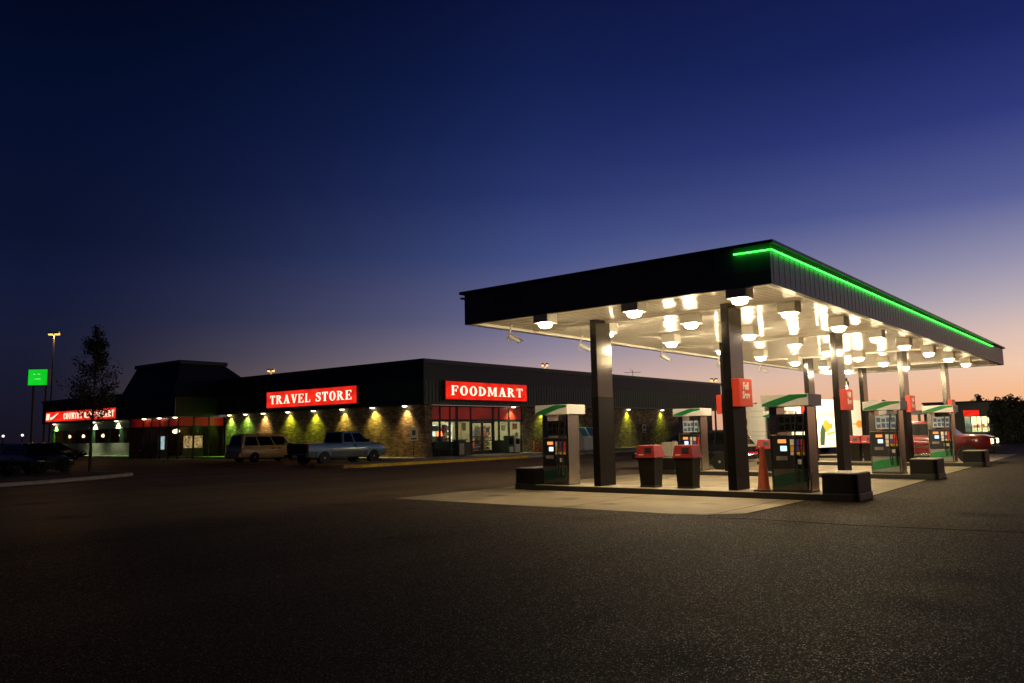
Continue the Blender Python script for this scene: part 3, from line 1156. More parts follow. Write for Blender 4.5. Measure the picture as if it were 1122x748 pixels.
# rounded black bumpers at the island ends
BP = [(ISX[0], 5.85, 0, 'nearest island beside the pump with the orange cone'), (ISX[0], 15.05, PI, 'nearest island at its end towards the store'),
      (ISX[1], 5.95, 0, 'second island, in front of a grey pump with green swoosh'), (ISX[1], 15.05, PI, 'second island, seen between the red-lidded bins'),
      (ISX[2], 6.0, 0, 'island beside the red sport utility vehicle')]
proto = None
for bx_, by_, rz, lab in BP:
    lab = 'black end bumper on the ' + lab
    p = U(bx_ - .22, by_)
    p.x += IW / 2
    if proto is None:
        proto = thing('island_bumper', lab, 'bumper', p, rz, 'bumpers at the island ends')
        hw, n = .74, 12
        hw, rr_ = .55, .12
        arc = [(rr_ * math.cos(PI / 2 * i / 5), rr_ * math.sin(PI / 2 * i / 5)) for i in range(6)]
        out = [(hw, .36)] + [(hw - rr_ + a, -.34 + rr_ - b_) for a, b_ in arc] + [(-(hw - rr_ + a), -.34 + rr_ - b_) for a, b_ in arc[::-1]] + [(-hw, .36)]
        b = MB()
        b.prism(out, 2, .142, .56)
        b.build('bumper_wall', M_BUMPER, proto, bevel=.02)
        t = MB()
        t.prism([(x * .95, y * .95 + .01) for x, y in out], 2, .562, .578)
        t.build('cap_plate', M_BUMPTOP, proto, bevel=.004, seg=1)
        s_ = MB()
        s_.prism([(x * 1.03, y * 1.03 - .01) for x, y in out], 2, .001, .16)
        s_.build('skirt', M_KERB_STEEL, proto, bevel=.012)
    else:
        c = copy_tree(proto)
        c.location = p
        c.rotation_euler = (0, 0, rz)
        c['label'] = lab

# ------------------------------------------------------------------ fuel dispensers


def dispenser(dark):
    """Two-faced pump; local +Y is its left side seen from the -X face, height from the island top."""
    lit = not dark
    root = thing('fuel_dispenser', 'x', 'fuel pump', (0, 0, 0), 0, 'fuel dispensers on the pump islands')
    W, D = .42, .235
    body = MB()
    body.bx(-D, D, -W + .06, W - .005, 0, 1.22)
    body.build('cabinet', M_GREYPAN, root, bevel=.01)
    for ya, yb, nm_ in ((W - .17, W, 'corner_post'), (-W, -W + .055, 'end_panel')):
        q = MB()
        q.bx(-D - .02, D + .02, ya, yb, 1.225 if nm_ == 'corner_post' else 0.0, 1.84)
        q.build(nm_, M_STEEL, root, bevel=.012)
    rim = MB()
    rim.bx(-D - .028, -D + .012, W - .03, W + .008, 0, 1.22)
    rim.bx(D - .012, D + .028, W - .03, W + .008, 0, 1.22)
    rim.build('edge_strip', M_STEEL, root, bevel=.006, seg=1)
    cap = MB()
    cap.bx(-.43, .43, -.52, .52, 1.845, 2.1)
    co = cap.build('valance', M_WHITE, root, bevel=.01)
    for sgn in (-1, 1):
        sw = MB()
        P = [(0, 0), (0, .2), (.22, .52), (.62, 1), (1, 1), (1, .74), (.78, .62), (.4, .12), (.34, 0)]
        pts = [((.5 - a) * 1.0, 1.855 + b * .235) for a, b in P]
        sw.prism(pts if sgn < 0 else [(-y, z) for y, z in pts], 0, sgn * .4305, sgn * .4345)
        sw.build('green_swoosh', M_GREEN, co)
        f = sgn * (D + .001)
        fw = lambda a: sgn * (D + a)
        a, b = sorted((fw(.0), fw(.028)))
        # upper price / card sign panel between the posts
        up = MB()
        up.bx(a, b, -W + .075, W - .185, 1.29, 1.68)
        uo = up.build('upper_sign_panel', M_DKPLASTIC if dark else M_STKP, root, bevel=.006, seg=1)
        st = MB()
        for r in range(2):
            for c in range(4):
                yy = -W + .11 + c * .135
                zz = 1.33 + r * .165
                x_, x2 = sorted((fw(.0285), fw(.032)))
                hgt = .13 if (r + c) % 3 else .1
                st.bx(x_, x2, yy, yy + .105, zz, zz + hgt)
        st.build('payment_stickers', M_STKB if lit else M_CARGL, uo)
        # console with screens and grade buttons
        cs = MB()
        cs.bx(a, b, -W + .065, W - .035, .5, 1.22)
        cso = cs.build('console', M_DKPLASTIC, root, bevel=.008)
        x_, x2 = sorted((fw(.0285), fw(.038)))
        e1 = MB()
        e1.bx(x_, x2, .07, .25, 1.05, 1.13)
        e1.build('price_display', M_ORSCR, cso)
        e1 = MB()
        e1.bx(x_, x2, .06, .2, .88, .99)
        e1.build('card_screen', M_BLSCR, cso, bevel=.004, seg=1)
        kp = MB()
        kp.bx(x_, x2, .06, .3, .68, .77)
        for kx in range(3):
            for kz in range(3):
                q0, q1 = sorted((fw(.038), fw(.044)))
                kp.bx(q0, q1, .1 + kx * .05, .135 + kx * .05, .69 + kz * .026, .71 + kz * .026)
        kp.build('keypad', M_GREYPAN, cso)
        for c, (mu, ml) in enumerate(((M_BTNW, M_BTNY if dark else M_BTNW), (M_BTNW if lit else M_BTNP, M_BTNP), (M_BTNR, M_BTNR))):
            yy = -.02 - c * .115
            for (z0_, z1_, mm_) in ((1.0, 1.13, mu), (.87, .985, ml), (.79, .86, M_BTNY if c else M_BTNW)):
                q = MB()
                q0, q1 = sorted((fw(.0285), fw(.05)))
                q.bx(q0, q1, yy - .09, yy, z0_, z1_)
                q.build('grade_button', mm_, cso, bevel=.006, seg=1)
        pl = MB()
        pl.bx(x_, x2, -.27, -.09, .6, .7)
        pl.build('notice_plate', M_WHITE, cso)
        # lower door and its swoosh
        ld = MB()
        ld.bx(a, b, -W + .065, W - .035, .04, .485)
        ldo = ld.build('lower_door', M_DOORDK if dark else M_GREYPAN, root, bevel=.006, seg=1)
        sw = MB()
        ps = [(W - .04, .09), (W - .04, .33), (.1, .4), (-W + .07, .465), (-W + .07, .22), (0, .16)]
        q0, q1 = sorted((fw(.0285), fw(.0315)))
        sw.prism(ps, 0, q0, q1)
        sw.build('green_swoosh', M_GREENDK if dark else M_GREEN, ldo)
        # hoses and nozzle
        for hy, dz, dy in ((-.14, .0, -.05), (-.27, .03, -.1)):
            hs = MB()
            X0 = fw(.05)
            X1 = fw(.17)
            pts = []
            for i in range(17):
                t = i / 16
                z = .74 + .2 * t if False else .72 * (1 - math.sin(PI * t)) ** 1.0 + .06 + t * .95 * t
                pts.append((X0 + (X1 - X0) * math.sin(PI * t), hy + dy * t - .07 * math.sin(2 * PI * t) * .6, max(.06 + dz, z)))
            hs.tube(pts, .016, 7)
            hs.build('hose', M_RUBBER, root, smooth=True, ang=80)
        nz = MB()
        nz.tube([(fw(.05), -.14, .56), (fw(.09), -.14, .64), (fw(.1), -.14, .76), (fw(.05), -.14, .82)], [.014, .022, .024, .018], 8)
        nz.bx(*sorted((fw(.11), fw(.15))), -.155, -.125, .63, .75)
        nz.build('nozzle', M_STEEL if lit else M_RUBBER, root, smooth=True)
    ft = MB()
    ft.bx(-D - .03, D + .03, -W + .0, W + .005, -.0, .03)
    ft.build('plinth', M_DKPLASTIC, root)
    return root


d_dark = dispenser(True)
d_lit = dispenser(False)
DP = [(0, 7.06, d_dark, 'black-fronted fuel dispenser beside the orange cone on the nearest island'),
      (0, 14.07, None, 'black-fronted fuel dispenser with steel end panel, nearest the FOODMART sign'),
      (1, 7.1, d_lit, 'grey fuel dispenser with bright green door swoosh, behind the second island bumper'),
      (1, 14.08, None, 'grey fuel dispenser seen above the nearer row of red-lidded bins, by a back column'),
      (2, 7.2, None, 'grey fuel dispenser in front of the red sport utility vehicle'),
      (2, 14.08, None, 'grey fuel dispenser hidden deep under the canopy near the white trucks')]
for k, y, o, lab in DP:
    if o is None:
        o = copy_tree(d_dark if k == 0 else d_lit)
    p = U(ISX[k] + .06, y, 0)
    p.x += .265
    p.z = .14
    o.location = p
    o['label'] = lab

# ------------------------------------------------------------------ red boxes on the columns
proto = None
tx = text_mesh('Full\nServ', .23)
SB = [(0, 8.45, 0, 'nearest column with the two bins beside it'), (1, 8.45, 0, 'second column along the neon side'), (2, 8.45, 0, 'column between the two grey pumps'),
      (3, 8.45, 0, 'column by the red sport utility vehicle'), (1, 12.68, PI, 'back column behind the nearest front column'), (2, 12.68, PI, 'third back column, against the white truck')]
for k, y, rz, lab in SB:
    lab = 'red box sign on the ' + lab
    p = U(ISX[k], y)
    p.x += CW / 2
    p.z = 2.02
    if proto is None:
        proto = thing('column_sign', lab, 'sign', p, rz, 'red box signs on the canopy columns')
        b = MB()
        b.bx(-.36, .36, -.2, -.014, 0, .64)
        b.build('sign_box', M_REDBOX, proto, bevel=.01)
        mesh_obj('lettering', tx, M_TEXTW, proto, (.0, -.203, .36))
    else:
        c = copy_tree(proto)
        c.location = p
        c.rotation_euler = (0, 0, rz)
        c['label'] = lab

# ------------------------------------------------------------------ bins
BN = [(0, 11.05, 'dark waste bin with red lid, nearest the tall back column on the nearest island'),
      (0, 9.93, 'dark waste bin with red lid, in front of a grey pump on the nearest island'),
      (1, 11.2, 'dark waste bin with red lid, just behind the orange cone on the second island'),
      (1, 9.9, 'dark waste bin with red lid, half hidden behind the black-fronted pump on the second island'),
      (2, 10.7, 'dark waste bin with red lid, right against the second front column'),
      (2, 10.1, 'dark waste bin with red lid, between a front column and a grey pump')]
proto = None
for k, y, lab in BN:
    p = U(ISX[k] + .02, y)
    p.x += .3
    p.z = .141
    rz = rnd.uniform(-.05, .05)
    if proto is None:
        proto = thing('waste_bin', lab, 'waste bin', p, rz, 'red-lidded bins on the islands')
        b = MB()
        a, t = .195, .235
        b.hexa([(-a, -a, 0), (a, -a, 0), (a, a, 0), (-a, a, 0), (-t, -t, .74), (t, -t, .74), (t, t, .74), (-t, t, .74)])
        bo = b.build('bin_body', M_BIN, proto, bevel=.03, seg=3)
        f = MB()
        f.bx(-.2, .2, -.2, .2, 0, .05)
        f.build('base_band', M_RUBBER, bo, bevel=.01)
        l = MB()
        a, t = .265, .215
        l.hexa([(-a, -a, .73), (a, -a, .73), (a, a, .73), (-a, a, .73), (-t, -t, 1.02), (t, -t, 1.02), (t, t, 1.02), (-t, t, 1.02)])
        lo = l.build('lid', M_REDLID, proto, bevel=.02, seg=3)
        r = MB()
        r.bx(-.274, .274, -.274, .274, .715, .755)
        r.build('rim', M_REDLID, lo, bevel=.01)
        for sx in (-1, 1):
            fl = MB()
            th_ = math.atan2(.05, .29)
            fl.bx(-.004, .004, -.16, .02, -.06, .075)
            fo = fl.build('flap', M_DKPLASTIC, lo, loc=(sx * .2435, 0, .88))
            fo.rotation_euler = (0, -sx * th_, 0)
            lb = MB()
            lb.bx(-.003, .003, .05, .18, -.1, -.085)
            lbo = lb.build('label_strip', M_TEXTW, lo, loc=(sx * .2445, 0, .88))
            lbo.rotation_euler = (0, -sx * th_, 0)
    else:
        c = copy_tree(proto)
        c.location = p
        c.rotation_euler = (0, 0, rz)
        c['label'] = lab

# ------------------------------------------------------------------ cones
def cone(loc, lab, h, s=1.0, grp=None):
    c = thing('traffic_cone', lab, 'traffic cone', loc, rnd.uniform(0, 1), grp)
    b = MB()
    b.bx(-.2 * s, .2 * s, -.2 * s, .2 * s, 0, .035)
    b.build('base', M_RUBBER, c, bevel=.01)
    k = MB()
    k.lathe([(.155 * s, .036), (.14 * s, .06), (.055 * s, h * .93), (.045 * s, h)], n=20)
    k.build('cone_body', M_CONE, c, smooth=True, ang=50)
    return c


p = U(19.3, 7.79)
p.x += .12
p.z = .141
cone(p, 'tall dull orange cone with black base beside the black-fronted pump', .98, .95)

# ------------------------------------------------------------------ pale cabinet behind the bins
cb = thing('service_cabinet', 'pale metal cabinet on legs with a tall side post, seen between the red-lidded bins', 'cabinet', U(28.25, 15.12, 0))
cb.location.z = .58
b = MB()
b.bx(.1, .55, -.12, .28, .02, .52)
b.build('cabinet_box', M_CABIN, cb, bevel=.01)
b = MB()
b.bx(.0, .09, -.32, -.2, .0, .56)
b.build('post', M_CABIN, cb, bevel=.008)

# ------------------------------------------------------------------ sidewalk
sw = MB()
sw.prism([(x * S, y * S) for x, y in [(28.6, 33.7), (60, 33.7), (60, 36.2), (86, 36.2), (86, 40.2), (39.2, 40.2), (39.2, 103), (36.9, 103), (36.9, 37.6), (28.3, 37.6), (27.9, 36.8), (27.9, 34.3)]], 2, 0.002, .145)
struct(sw.build('sidewalk', M_WALK, bevel=.015))
yk = MB()
yk.prism([(x * S, y * S) for x, y in [(28.55, 33.62), (43, 33.62), (43, 33.69), (28.6, 33.69), (27.89, 34.3), (27.89, 36.8), (27.82, 36.8), (27.82, 34.25)]], 2, 0.003, .15)
yk.prism([(x * S, y * S) for x, y in [(28.6, 33.7), (43, 33.7), (43, 33.95), (28.7, 33.95), (28.15, 34.4), (28.15, 36.8), (27.9, 36.8), (27.9, 34.3)]], 2, 0.147, .151)
struct(yk.build('yellow_kerb', M_YELLOW))

# ------------------------------------------------------------------ travel store building
st = thing('store_building', 'long low brown brick travel store with dark green metal fascia and flat roof', 'building')
BX, BY = 38.273 * S, 38.744 * S
XE, YE = 85.4 * S, 64.45 * S
RZ, SZ, MZ = 6.862 * S, 3.786 * S, 5.42 * S
WX, WY = 39.12 * S, 39.52 * S
GX0, GX1 = 39.85 * S, 50.0 * S
wl = MB()
wl.bx(WX, WX + .25, WY, YE, .146, SZ)
wl.build('brick_wall', M_BRICK, st)
wl = MB()
wl.bx(GX1, XE - .7, WY, WY + .25, .146, SZ)
wl.bx(WX + .25, GX0, WY, WY + .25, .146, SZ)
wl.bx(XE - .95, XE - .7, WY + .25, YE, .146, SZ)
wl.build('brick_wall', M_BRICK, st)
# fascia: lower ribbed band and plain upper band
fa = MB()
fa.bx(BX, BX + .12, BY, YE, SZ - .02, MZ)
fa.bx(BX + .12, XE, BY, BY + .12, SZ - .02, MZ)
fa.bx(XE - .12, XE, BY + .12, YE, SZ - .02, MZ)
k = BY + .1
while k < YE - .1:
    fa.bx(BX - .03, BX + .002, k, k + .045, SZ + .1, MZ - .03)
    k += .31
k = BX + .1
while k < XE - .1:
    fa.bx(k, k + .045, BY - .03, BY + .002, SZ + .1, MZ - .03)
    k += .31
fa.bx(BX - .035, BX, BY - .035, YE, SZ - .03, SZ + .09)
fa.bx(BX, XE, BY - .035, BY, SZ - .03, SZ + .09)
fa.build('ribbed_fascia', M_DGREEN, st)
ub = MB()
ub.bx(BX - .05, XE + .05, BY - .05, BY + .1, MZ + .002, RZ - .24)
ub.bx(BX - .05, BX + .1, BY + .1, YE, MZ + .002, RZ - .24)
ub.bx(XE - .1, XE + .05, BY + .1, YE, MZ + .002, RZ - .24)
ub.build('upper_fascia', M_DROOF, st)
tr = MB()
tr.bx(BX - .12, XE + .12, BY - .12, BY + .2, RZ - .238, RZ - .12)
tr.bx(BX - .12, BX + .2, BY + .2, YE, RZ - .238, RZ - .12)
tr.bx(BX - .18, XE + .3, BY - .18, BY + .25, RZ - .12, RZ)
tr.bx(BX - .18, BX + .25, BY + .25, YE, RZ - .12, RZ)
tr.bx(XE - .2, XE + .3, BY + .25, YE, RZ - .12, RZ)
tr.build('roof_trim', M_DGREEN, st)
rf = MB()
rf.bx(BX + .26, XE - .21, BY + .26, YE, RZ - .4, RZ - .2)
rf.build('roof', M_ROOFTOP, st)
sf = MB()
sf.bx(BX + .12, WX + .2, BY + .12, YE, SZ + .001, SZ + .05)
sf.bx(WX + .2, XE - .12, BY + .12, WY + .3, SZ + .001, SZ + .05)
sf.build('soffit', M_SOFFDK, st)
# glazed shop front
GY = WY + .1
Mx = [39.85, 40.7, 41.72, 42.45, 43.95, 46.5, 47.2, 48.4, 50.0]
fr = MB()
for i, mx in enumerate(Mx):
    hw = .06 if i not in (3, 5) else .1
    fr.bx(max(GX0 + .001, mx * S - hw), min(GX1 - .001, mx * S + hw), GY - .05, GY + .06, .146, SZ - .03)
zt_ = 2.72 * S
for a, b in zip(Mx[:-1], Mx[1:]):
    fr.bx(a * S + .061, b * S - .061, GY - .045, GY + .055, zt_ - .12, zt_ + .04)
    fr.bx(a * S + .061, b * S - .061, GY - .045, GY + .055, SZ - .12, SZ - .03)
fr.build('window_frame', M_FRAME, st)
for i, (a, b) in enumerate(zip(Mx[:-1], Mx[1:])):
    A, B = a * S + .061, b * S - .061
    if i == 2 or B - A < .2:
        q = MB()
        q.bx(A, B, GY - .01, GY + .02, zt_ + .041, SZ - .121)
        q.build('transom_panel', M_REDPAN, st)
    else:
        q = MB()
        q.bx(A, B, GY - .012, GY + .02, zt_ + .041, SZ - .121)
        q.build('transom_panel', M_REDPAN, st)
    if i in (0, 1, 6, 7, 5):
        sl_ = MB()
        sl_.bx(A, B, GY - .04, GY + .05, .146, 1.18 * S)
        sl_.build('sill_panel', M_FRAME, st)
        q = MB()
        q.bx(A, B, GY, GY + .01, 1.181 * S, zt_ - .121)
        q.build('window', M_GLASS, st)
    elif i == 3:                                            # wide pier panel with a high window
        sl_ = MB()
        sl_.bx(A, B, GY - .04, GY + .05, .146, 1.12 * S)
        sl_.build('sill_panel', mat('brown_panel', (.1, .055, .03), .5), st)
        q = MB()
        q.bx(A, B, GY, GY + .01, 1.121 * S, zt_ - .121)
        q.build('window', M_GLASS, st)
    elif i == 4:                                            # double door
        mid = (A + B) / 2
        for da, db, hx_ in ((A, mid - .004, -.16), (mid + .004, B, .16)):
            d = MB()
            d.bx(da, da + .09, GY - .03, GY + .03, .16, zt_ - .125)
            d.bx(db - .09, db, GY - .03, GY + .03, .16, zt_ - .125)
            d.bx(da + .09, db - .09, GY - .03, GY + .03, .16, .4)
            d.bx(da + .09, db - .09, GY - .03, GY + .03, zt_ - .22, zt_ - .125)
            d.bx(da + .09, db - .09, GY - .03, GY + .03, 1.0, 1.06)
            do = d.build('door', M_FRAME, st)
            q = MB()
            q.bx(da + .091, db - .091, GY - .004, GY + .004, .401, .999)
            q.bx(da + .091, db - .091, GY - .004, GY + .004, 1.061, zt_ - .221)
            q.build('pane', M_GLASS, do)
            q = MB()
            q.tube([(mid + hx_, GY - .03, .9), (mid + hx_, GY - .09, .93), (mid + hx_, GY - .09, 1.35), (mid + hx_, GY - .03, 1.38)], .014, 6)
            q.build('handle', M_STEEL, do)
    else:
        q = MB()
        q.bx(A, B, GY, GY + .01, 1.181 * S, zt_ - .121)
        q.build('window', M_GLASS, st)
        sl_ = MB()
        sl_.bx(A, B, GY - .04, GY + .05, .146, 1.18 * S)
        sl_.build('sill_panel', M_FRAME, st)
# paper notices stuck inside the glass
for i, (px_, w_, h_, z_, m_) in enumerate(((40.28, .5, .35, 1.72, M_WHITE), (41.2, .45, .5, 1.62, M_REDBOX), (43.25, .4, .5, 1.75, M_BTNY), (44.6, .32, .42, 1.5, M_WHITE), (45.9, .36, .3, 1.62, M_STKB), (47.75, .5, .4, 1.7, M_BTNW), (49.2, .55, .4, 1.78, M_REDBOX), (49.4, .3, .3, 1.25, M_BTNY))):
    q = MB()
    q.bx(px_ * S - w_ / 2, px_ * S + w_ / 2, GY + .034, GY + .037, z_, z_ + h_)
    q.build('paper_notice', m_, st)
# interior shell
ish = MB()
IY1 = WY + 7.5
ish.bx(GX0 + .02, 52 * S, IY1, IY1 + .1, .146, 3.2)
ish.bx(WX + .27, GX0 - .0, WY + .27, IY1, .146, 3.2)
ish.bx(52 * S, 52 * S + .1, WY + .27, IY1, .146, 3.2)
ish.bx(WX + .27, 52 * S, WY + .3, IY1, 3.2, 3.28)
ish.build('interior_wall', M_INWALL, st)
fl = MB()
fl.bx(WX + .27, 52 * S, WY + .02, IY1, .12, .15)
fl.build('interior_floor', M_INFLOOR, st)
for tx_ in (41.2, 44.2, 47.2, 49.6):
    for ty in (1.6, 4.2, 6.6):
        q = MB()
        q.bx(tx_ * S - .3, tx_ * S + .3, WY + ty - .6, WY + ty + .6, 3.13, 3.195)
        q.build('ceiling_light', M_TUBE, st)

# shop fittings, seen through the glass
goods_cols = [(.5, .08, .05), (.6, .45, .08), (.1, .22, .4), (.55, .52, .45), (.12, .3, .1), (.35, .12, .25), (.65, .3, .08)]
GM = [mat('packet_%s' % n, c, .5) for n, c in zip(('red', 'yellow', 'blue', 'white', 'green', 'purple', 'orange'), goods_cols)]
SHL = [(41.0, 2.4, 'low shop shelf of packets inside the first window'), (43.3, 2.2, 'shop shelf of red and yellow packets beside the door'),
       (47.0, 2.0, 'white shop rack with many tiers just past the door'), (48.9, 2.9, 'shop shelf of packets inside the window by the newspaper boxes')]
for (sx, sy, lab) in SHL:
    t = thing('shop_shelf', lab, 'shelf', (sx * S, WY + sy, .151), 0, 'shelves inside the store')
    f = MB()
    f.bx(-.55, .55, -.02, .02, 0, 1.9)
    for zz in (.05, .45, .85, 1.25, 1.62):
        f.bx(-.55, .55, -.3, -.021, zz, zz + .03)
    f.build('frame', M_WHITE, t)
    gd = MB()
    for zz in (.08, .48, .88, 1.28, 1.65):
        x = -.54
        while x < .5:
            ww = rnd.uniform(.06, .16)
            gd.bx(x, min(x + ww - .01, .54), -.28, -.06, zz + .001, zz + rnd.uniform(.14, .3), rnd.randrange(7))
            x += ww
    o = gd.build('packets', GM, t)
    struct(o, 'stuff')
cl = thing('drinks_cooler', 'bright row of drinks coolers along the back of the store', 'cooler', (45.3 * S, IY1 - .42, .151))
q = MB()
q.bx(-4.2, 4.2, -.3, .4, 0, 2.2)
q.build('cooler_case', M_WHITE, cl)
for i in range(7):
    q = MB()
    q.bx(-4.1 + i * 1.18, -4.1 + i * 1.18 + 1.08, -.318, -.301, .15, 2.05)
    q.build('cooler_door', M_COOLER, cl)
lm = thing('counter_lamp', 'small orange lit display glowing inside the first store window', 'lamp', (41.15 * S, WY + .75, .151))
q = MB()
q.bx(-.3, .3, -.25, .25, 0, 1.25)
q.build('stand', M_GREYPAN, lm, bevel=.02)
q = MB()
q.bx(.02, .3, -.2, .05, 1.26, 1.56)
q.build('lit_panel', emit('orange_lit_panel', (1, .22, .05), 5), lm, bevel=.02)

# ------------------------------------------------------------------ lit store signs
def sign(name, lab, text, loc, rz, wdt, hgt, tw, th_):
    s = thing(name, lab, 'sign', loc, rz)
    b = MB()
    b.bx(-wdt / 2, wdt / 2, -.26, -.032, -hgt / 2, hgt / 2)
    b.build('sign_box', M_SIGNDK, s, bevel=.01)
    f = MB()
    f.bx(-wdt / 2 + .05, wdt / 2 - .05, -.275, -.262, -hgt / 2 + .05, hgt / 2 - .05)
    f.build('sign_face', M_SIGNRED, s)
    l = lettering(text, tw, th_, .02)
    lo = l.build('lettering', M_LETTER, s, loc=(0, -.276, 0))
    return s


sign('lit_sign', 'lit red sign reading FOODMART above the glazed shop front', 'FOODMART', U(44.68, 38.744, 4.765), 0, 9.22 * S, 1.36 * S, 8.05 * S, .66 * S)
sign('lit_sign', 'lit red sign reading TRAVEL STORE on the long brick wall', 'TRAVEL STORE', U(38.273, 50.98, 4.72), -PI / 2, 11.3 * S, 1.38 * S, 10.2 * S, .68 * S)

# ------------------------------------------------------------------ restaurant wing with its tower
rs = thing('restaurant_building', 'dark green restaurant wing with tall mansard tower over a glazed entrance', 'building')
TX0, TY0, TY1 = 34.4 * S, 64.46 * S, 73.6 * S
tz0, tz1, tz2 = 3.63 * S, 5.3 * S, 8.5 * S
RY1 = 102.3 * S
b = MB()
b.bx(TX0, TX0 + .12, TY0, TY1, tz0, tz1)
b.bx(TX0 + .12, BX + .2, TY0, TY0 + .12, tz0, tz1)
b.bx(TX0 + .12, BX + .2, TY1 - .12, TY1, tz0, tz1)
k = TY0 + .1
while k < TY1 - .1:
    b.bx(TX0 - .03, TX0 + .001, k, k + .045, tz0 + .1, tz1 - .03)
    k += .31
b.build('tower_fascia', M_DGREEN, rs)
cp_ = MB()
cp_.bx(TX0 - .05, TX0 - .002, TY0 - .05, TY0 - .002, tz0 + .02, tz1 - .05)
cp_.build('corner_trim', M_PALEBAND, rs)
m_ = MB()
bx0, by0, bx1, by1 = TX0 - .3, TY0 - .15, BX + 5.0, TY1 + .5
ux0, uy0, ux1, uy1 = 35.15 * S, 65.2 * S, BX + 1.0, 73.0 * S
m_.hexa([(bx0, by0, tz1 + .002), (bx1, by0, tz1 + .002), (bx1, by1, tz1 + .002), (bx0, by1, tz1 + .002), (ux0, uy0, tz2 - .3), (ux1, uy0, tz2 - .3), (ux1, uy1, tz2 - .3), (ux0, uy1, tz2 - .3)])
m_.build('mansard_roof', M_DROOF, rs)
m_ = MB()
m_.bx(ux0 - .14, ux1 + .14, uy0 - .14, uy1 + .14, tz2 - .298, tz2)
m_.build('tower_cap', M_DGREEN, rs, bevel=.03)
m_ = MB()
m_.bx(TX0 + .12, BX + .2, TY0 + .12, TY1 - .12, tz0 + .01, tz0 + .05)
m_.build('tower_soffit', M_SOFFDK, rs)
# entrance glazing, two sides
EX, EY = TX0 + .55, TY0 + .5
fr = MB()
ys = [EY, EY + 1.4, EY + 2.75, EY + 4.1, EY + 5.4, TY1 - .05]
xs = [EX, EX + 1.25, EX + 2.5, WX + .15]
for y in ys:
    fr.bx(EX - .05, EX + .05, y - .06, y + .06, .03, tz0)
for x in xs[1:]:
    fr.bx(x - .06, x + .06, EY - .05, EY + .05, .03, tz0)
zd = 2.45
fr.bx(EX - .045, EX + .045, EY + .06, ys[-1], zd, zd + .1)
fr.bx(EX + .06, WX + .15, EY - .045, EY + .045, zd, zd + .1)
fr.build('window_frame', M_FRAME, rs)
for a, c in zip(ys[:-1], ys[1:]):
    q = MB()
    q.bx(EX - .012, EX + .02, a + .061, c - .061, zd + .101, tz0 - .05)
    q.build('transom_panel', M_REDPAN, rs)
    q = MB()
    q.bx(EX, EX + .01, a + .061, c - .061, .05, zd - .001)
    q.build('window', M_GLASS, rs)
for a, c in zip(xs[:-1], xs[1:]):
    q = MB()
    q.bx(a + .061, c - .061, EY - .012, EY + .02, zd + .101, tz0 - .05)
    q.build('transom_panel', M_REDPAN, rs)
    q = MB()
    q.bx(a + .061, c - .061, EY, EY + .01, .05, zd - .001)
    q.build('window', M_GLASS, rs)
# lobby shell
q = MB()
q.bx(BX + 3, BX + 3.1, TY0 + .2, TY1, .03, tz0)
q.bx(EX + .06, BX + 3, TY1 - .1, TY1, .03, tz0)
q.build('lobby_wall', M_LOBBY, rs)
q = MB()
q.bx(EX + .06, BX + 3, EY + .06, TY1 - .1, .0, .03)
q.build('lobby_floor', M_INFLOOR, rs)
# wing: low panel wall, windows, pale band above, fascia and roof
RZR = 6.45 * S
q = MB()
q.bx(WX, WX + .2, TY1, RY1 - .8, .146, 1.3)
q.build('panel_wall', M_PALEBAND, rs)
q = MB()
q.bx(WX - .02, WX + .2, TY1, RY1 - .8, 2.62, SZ)
q.build('pale_wall_band', M_PALEBAND, rs)
wy = TY1
nwin = 8
stp = (RY1 - .8 - TY1) / nwin
for i in range(nwin + 1):
    y = TY1 + i * stp
    pf = MB()
    pf.bx(WX, WX + .2, max(TY1, y - .45), min(RY1 - .8, y + .45), 1.301, 2.619)
    pf.build('window_pier', M_DGREEN, rs)
for i in range(nwin):
    q = MB()
    q.bx(WX + .08, WX + .09, TY1 + i * stp + .451, TY1 + (i + 1) * stp - .451, 1.301, 2.619)
    q.build('window', M_GLASS, rs)
q = MB()
q.bx(BX, BX + .12, TY1 + .01, RY1, SZ - .02, RZR - .25)
k = TY1 + .2
while k < RY1 - .1:
    q.bx(BX - .03, BX + .002, k, k + .045, SZ + .1, RZR - .3)
    k += .31
q.bx(BX + .12, BX + 12, RY1 - .12, RY1, SZ - .02, RZR - .25)
q.build('wing_fascia', M_DROOF, rs)
q = MB()
q.bx(BX - .1, BX + 12, TY1 + .01, RY1 + .1, RZR - .249, RZR)
q.build('wing_roof', M_DGREEN, rs)
q = MB()
q.bx(BX + .12, WX + .2, TY1 + .01, RY1 - .12, SZ + .001, SZ + .05)
q.build('soffit', M_SOFFDK, rs)
q = MB()
q.bx(WX + 5, WX + 5.1, TY1, RY1 - .8, .146, SZ)
q.bx(WX + .2, WX + 5, RY1 - 1, RY1 - .8, .146, SZ)
q.build('dining_wall', mat('dining_room_wall', (.2, .08, .05), .8), rs)
q = MB()
q.bx(WX + .2, WX + 5, TY1, RY1 - 1, .12, .15)
q.build('dining_floor', M_INFLOOR, rs)
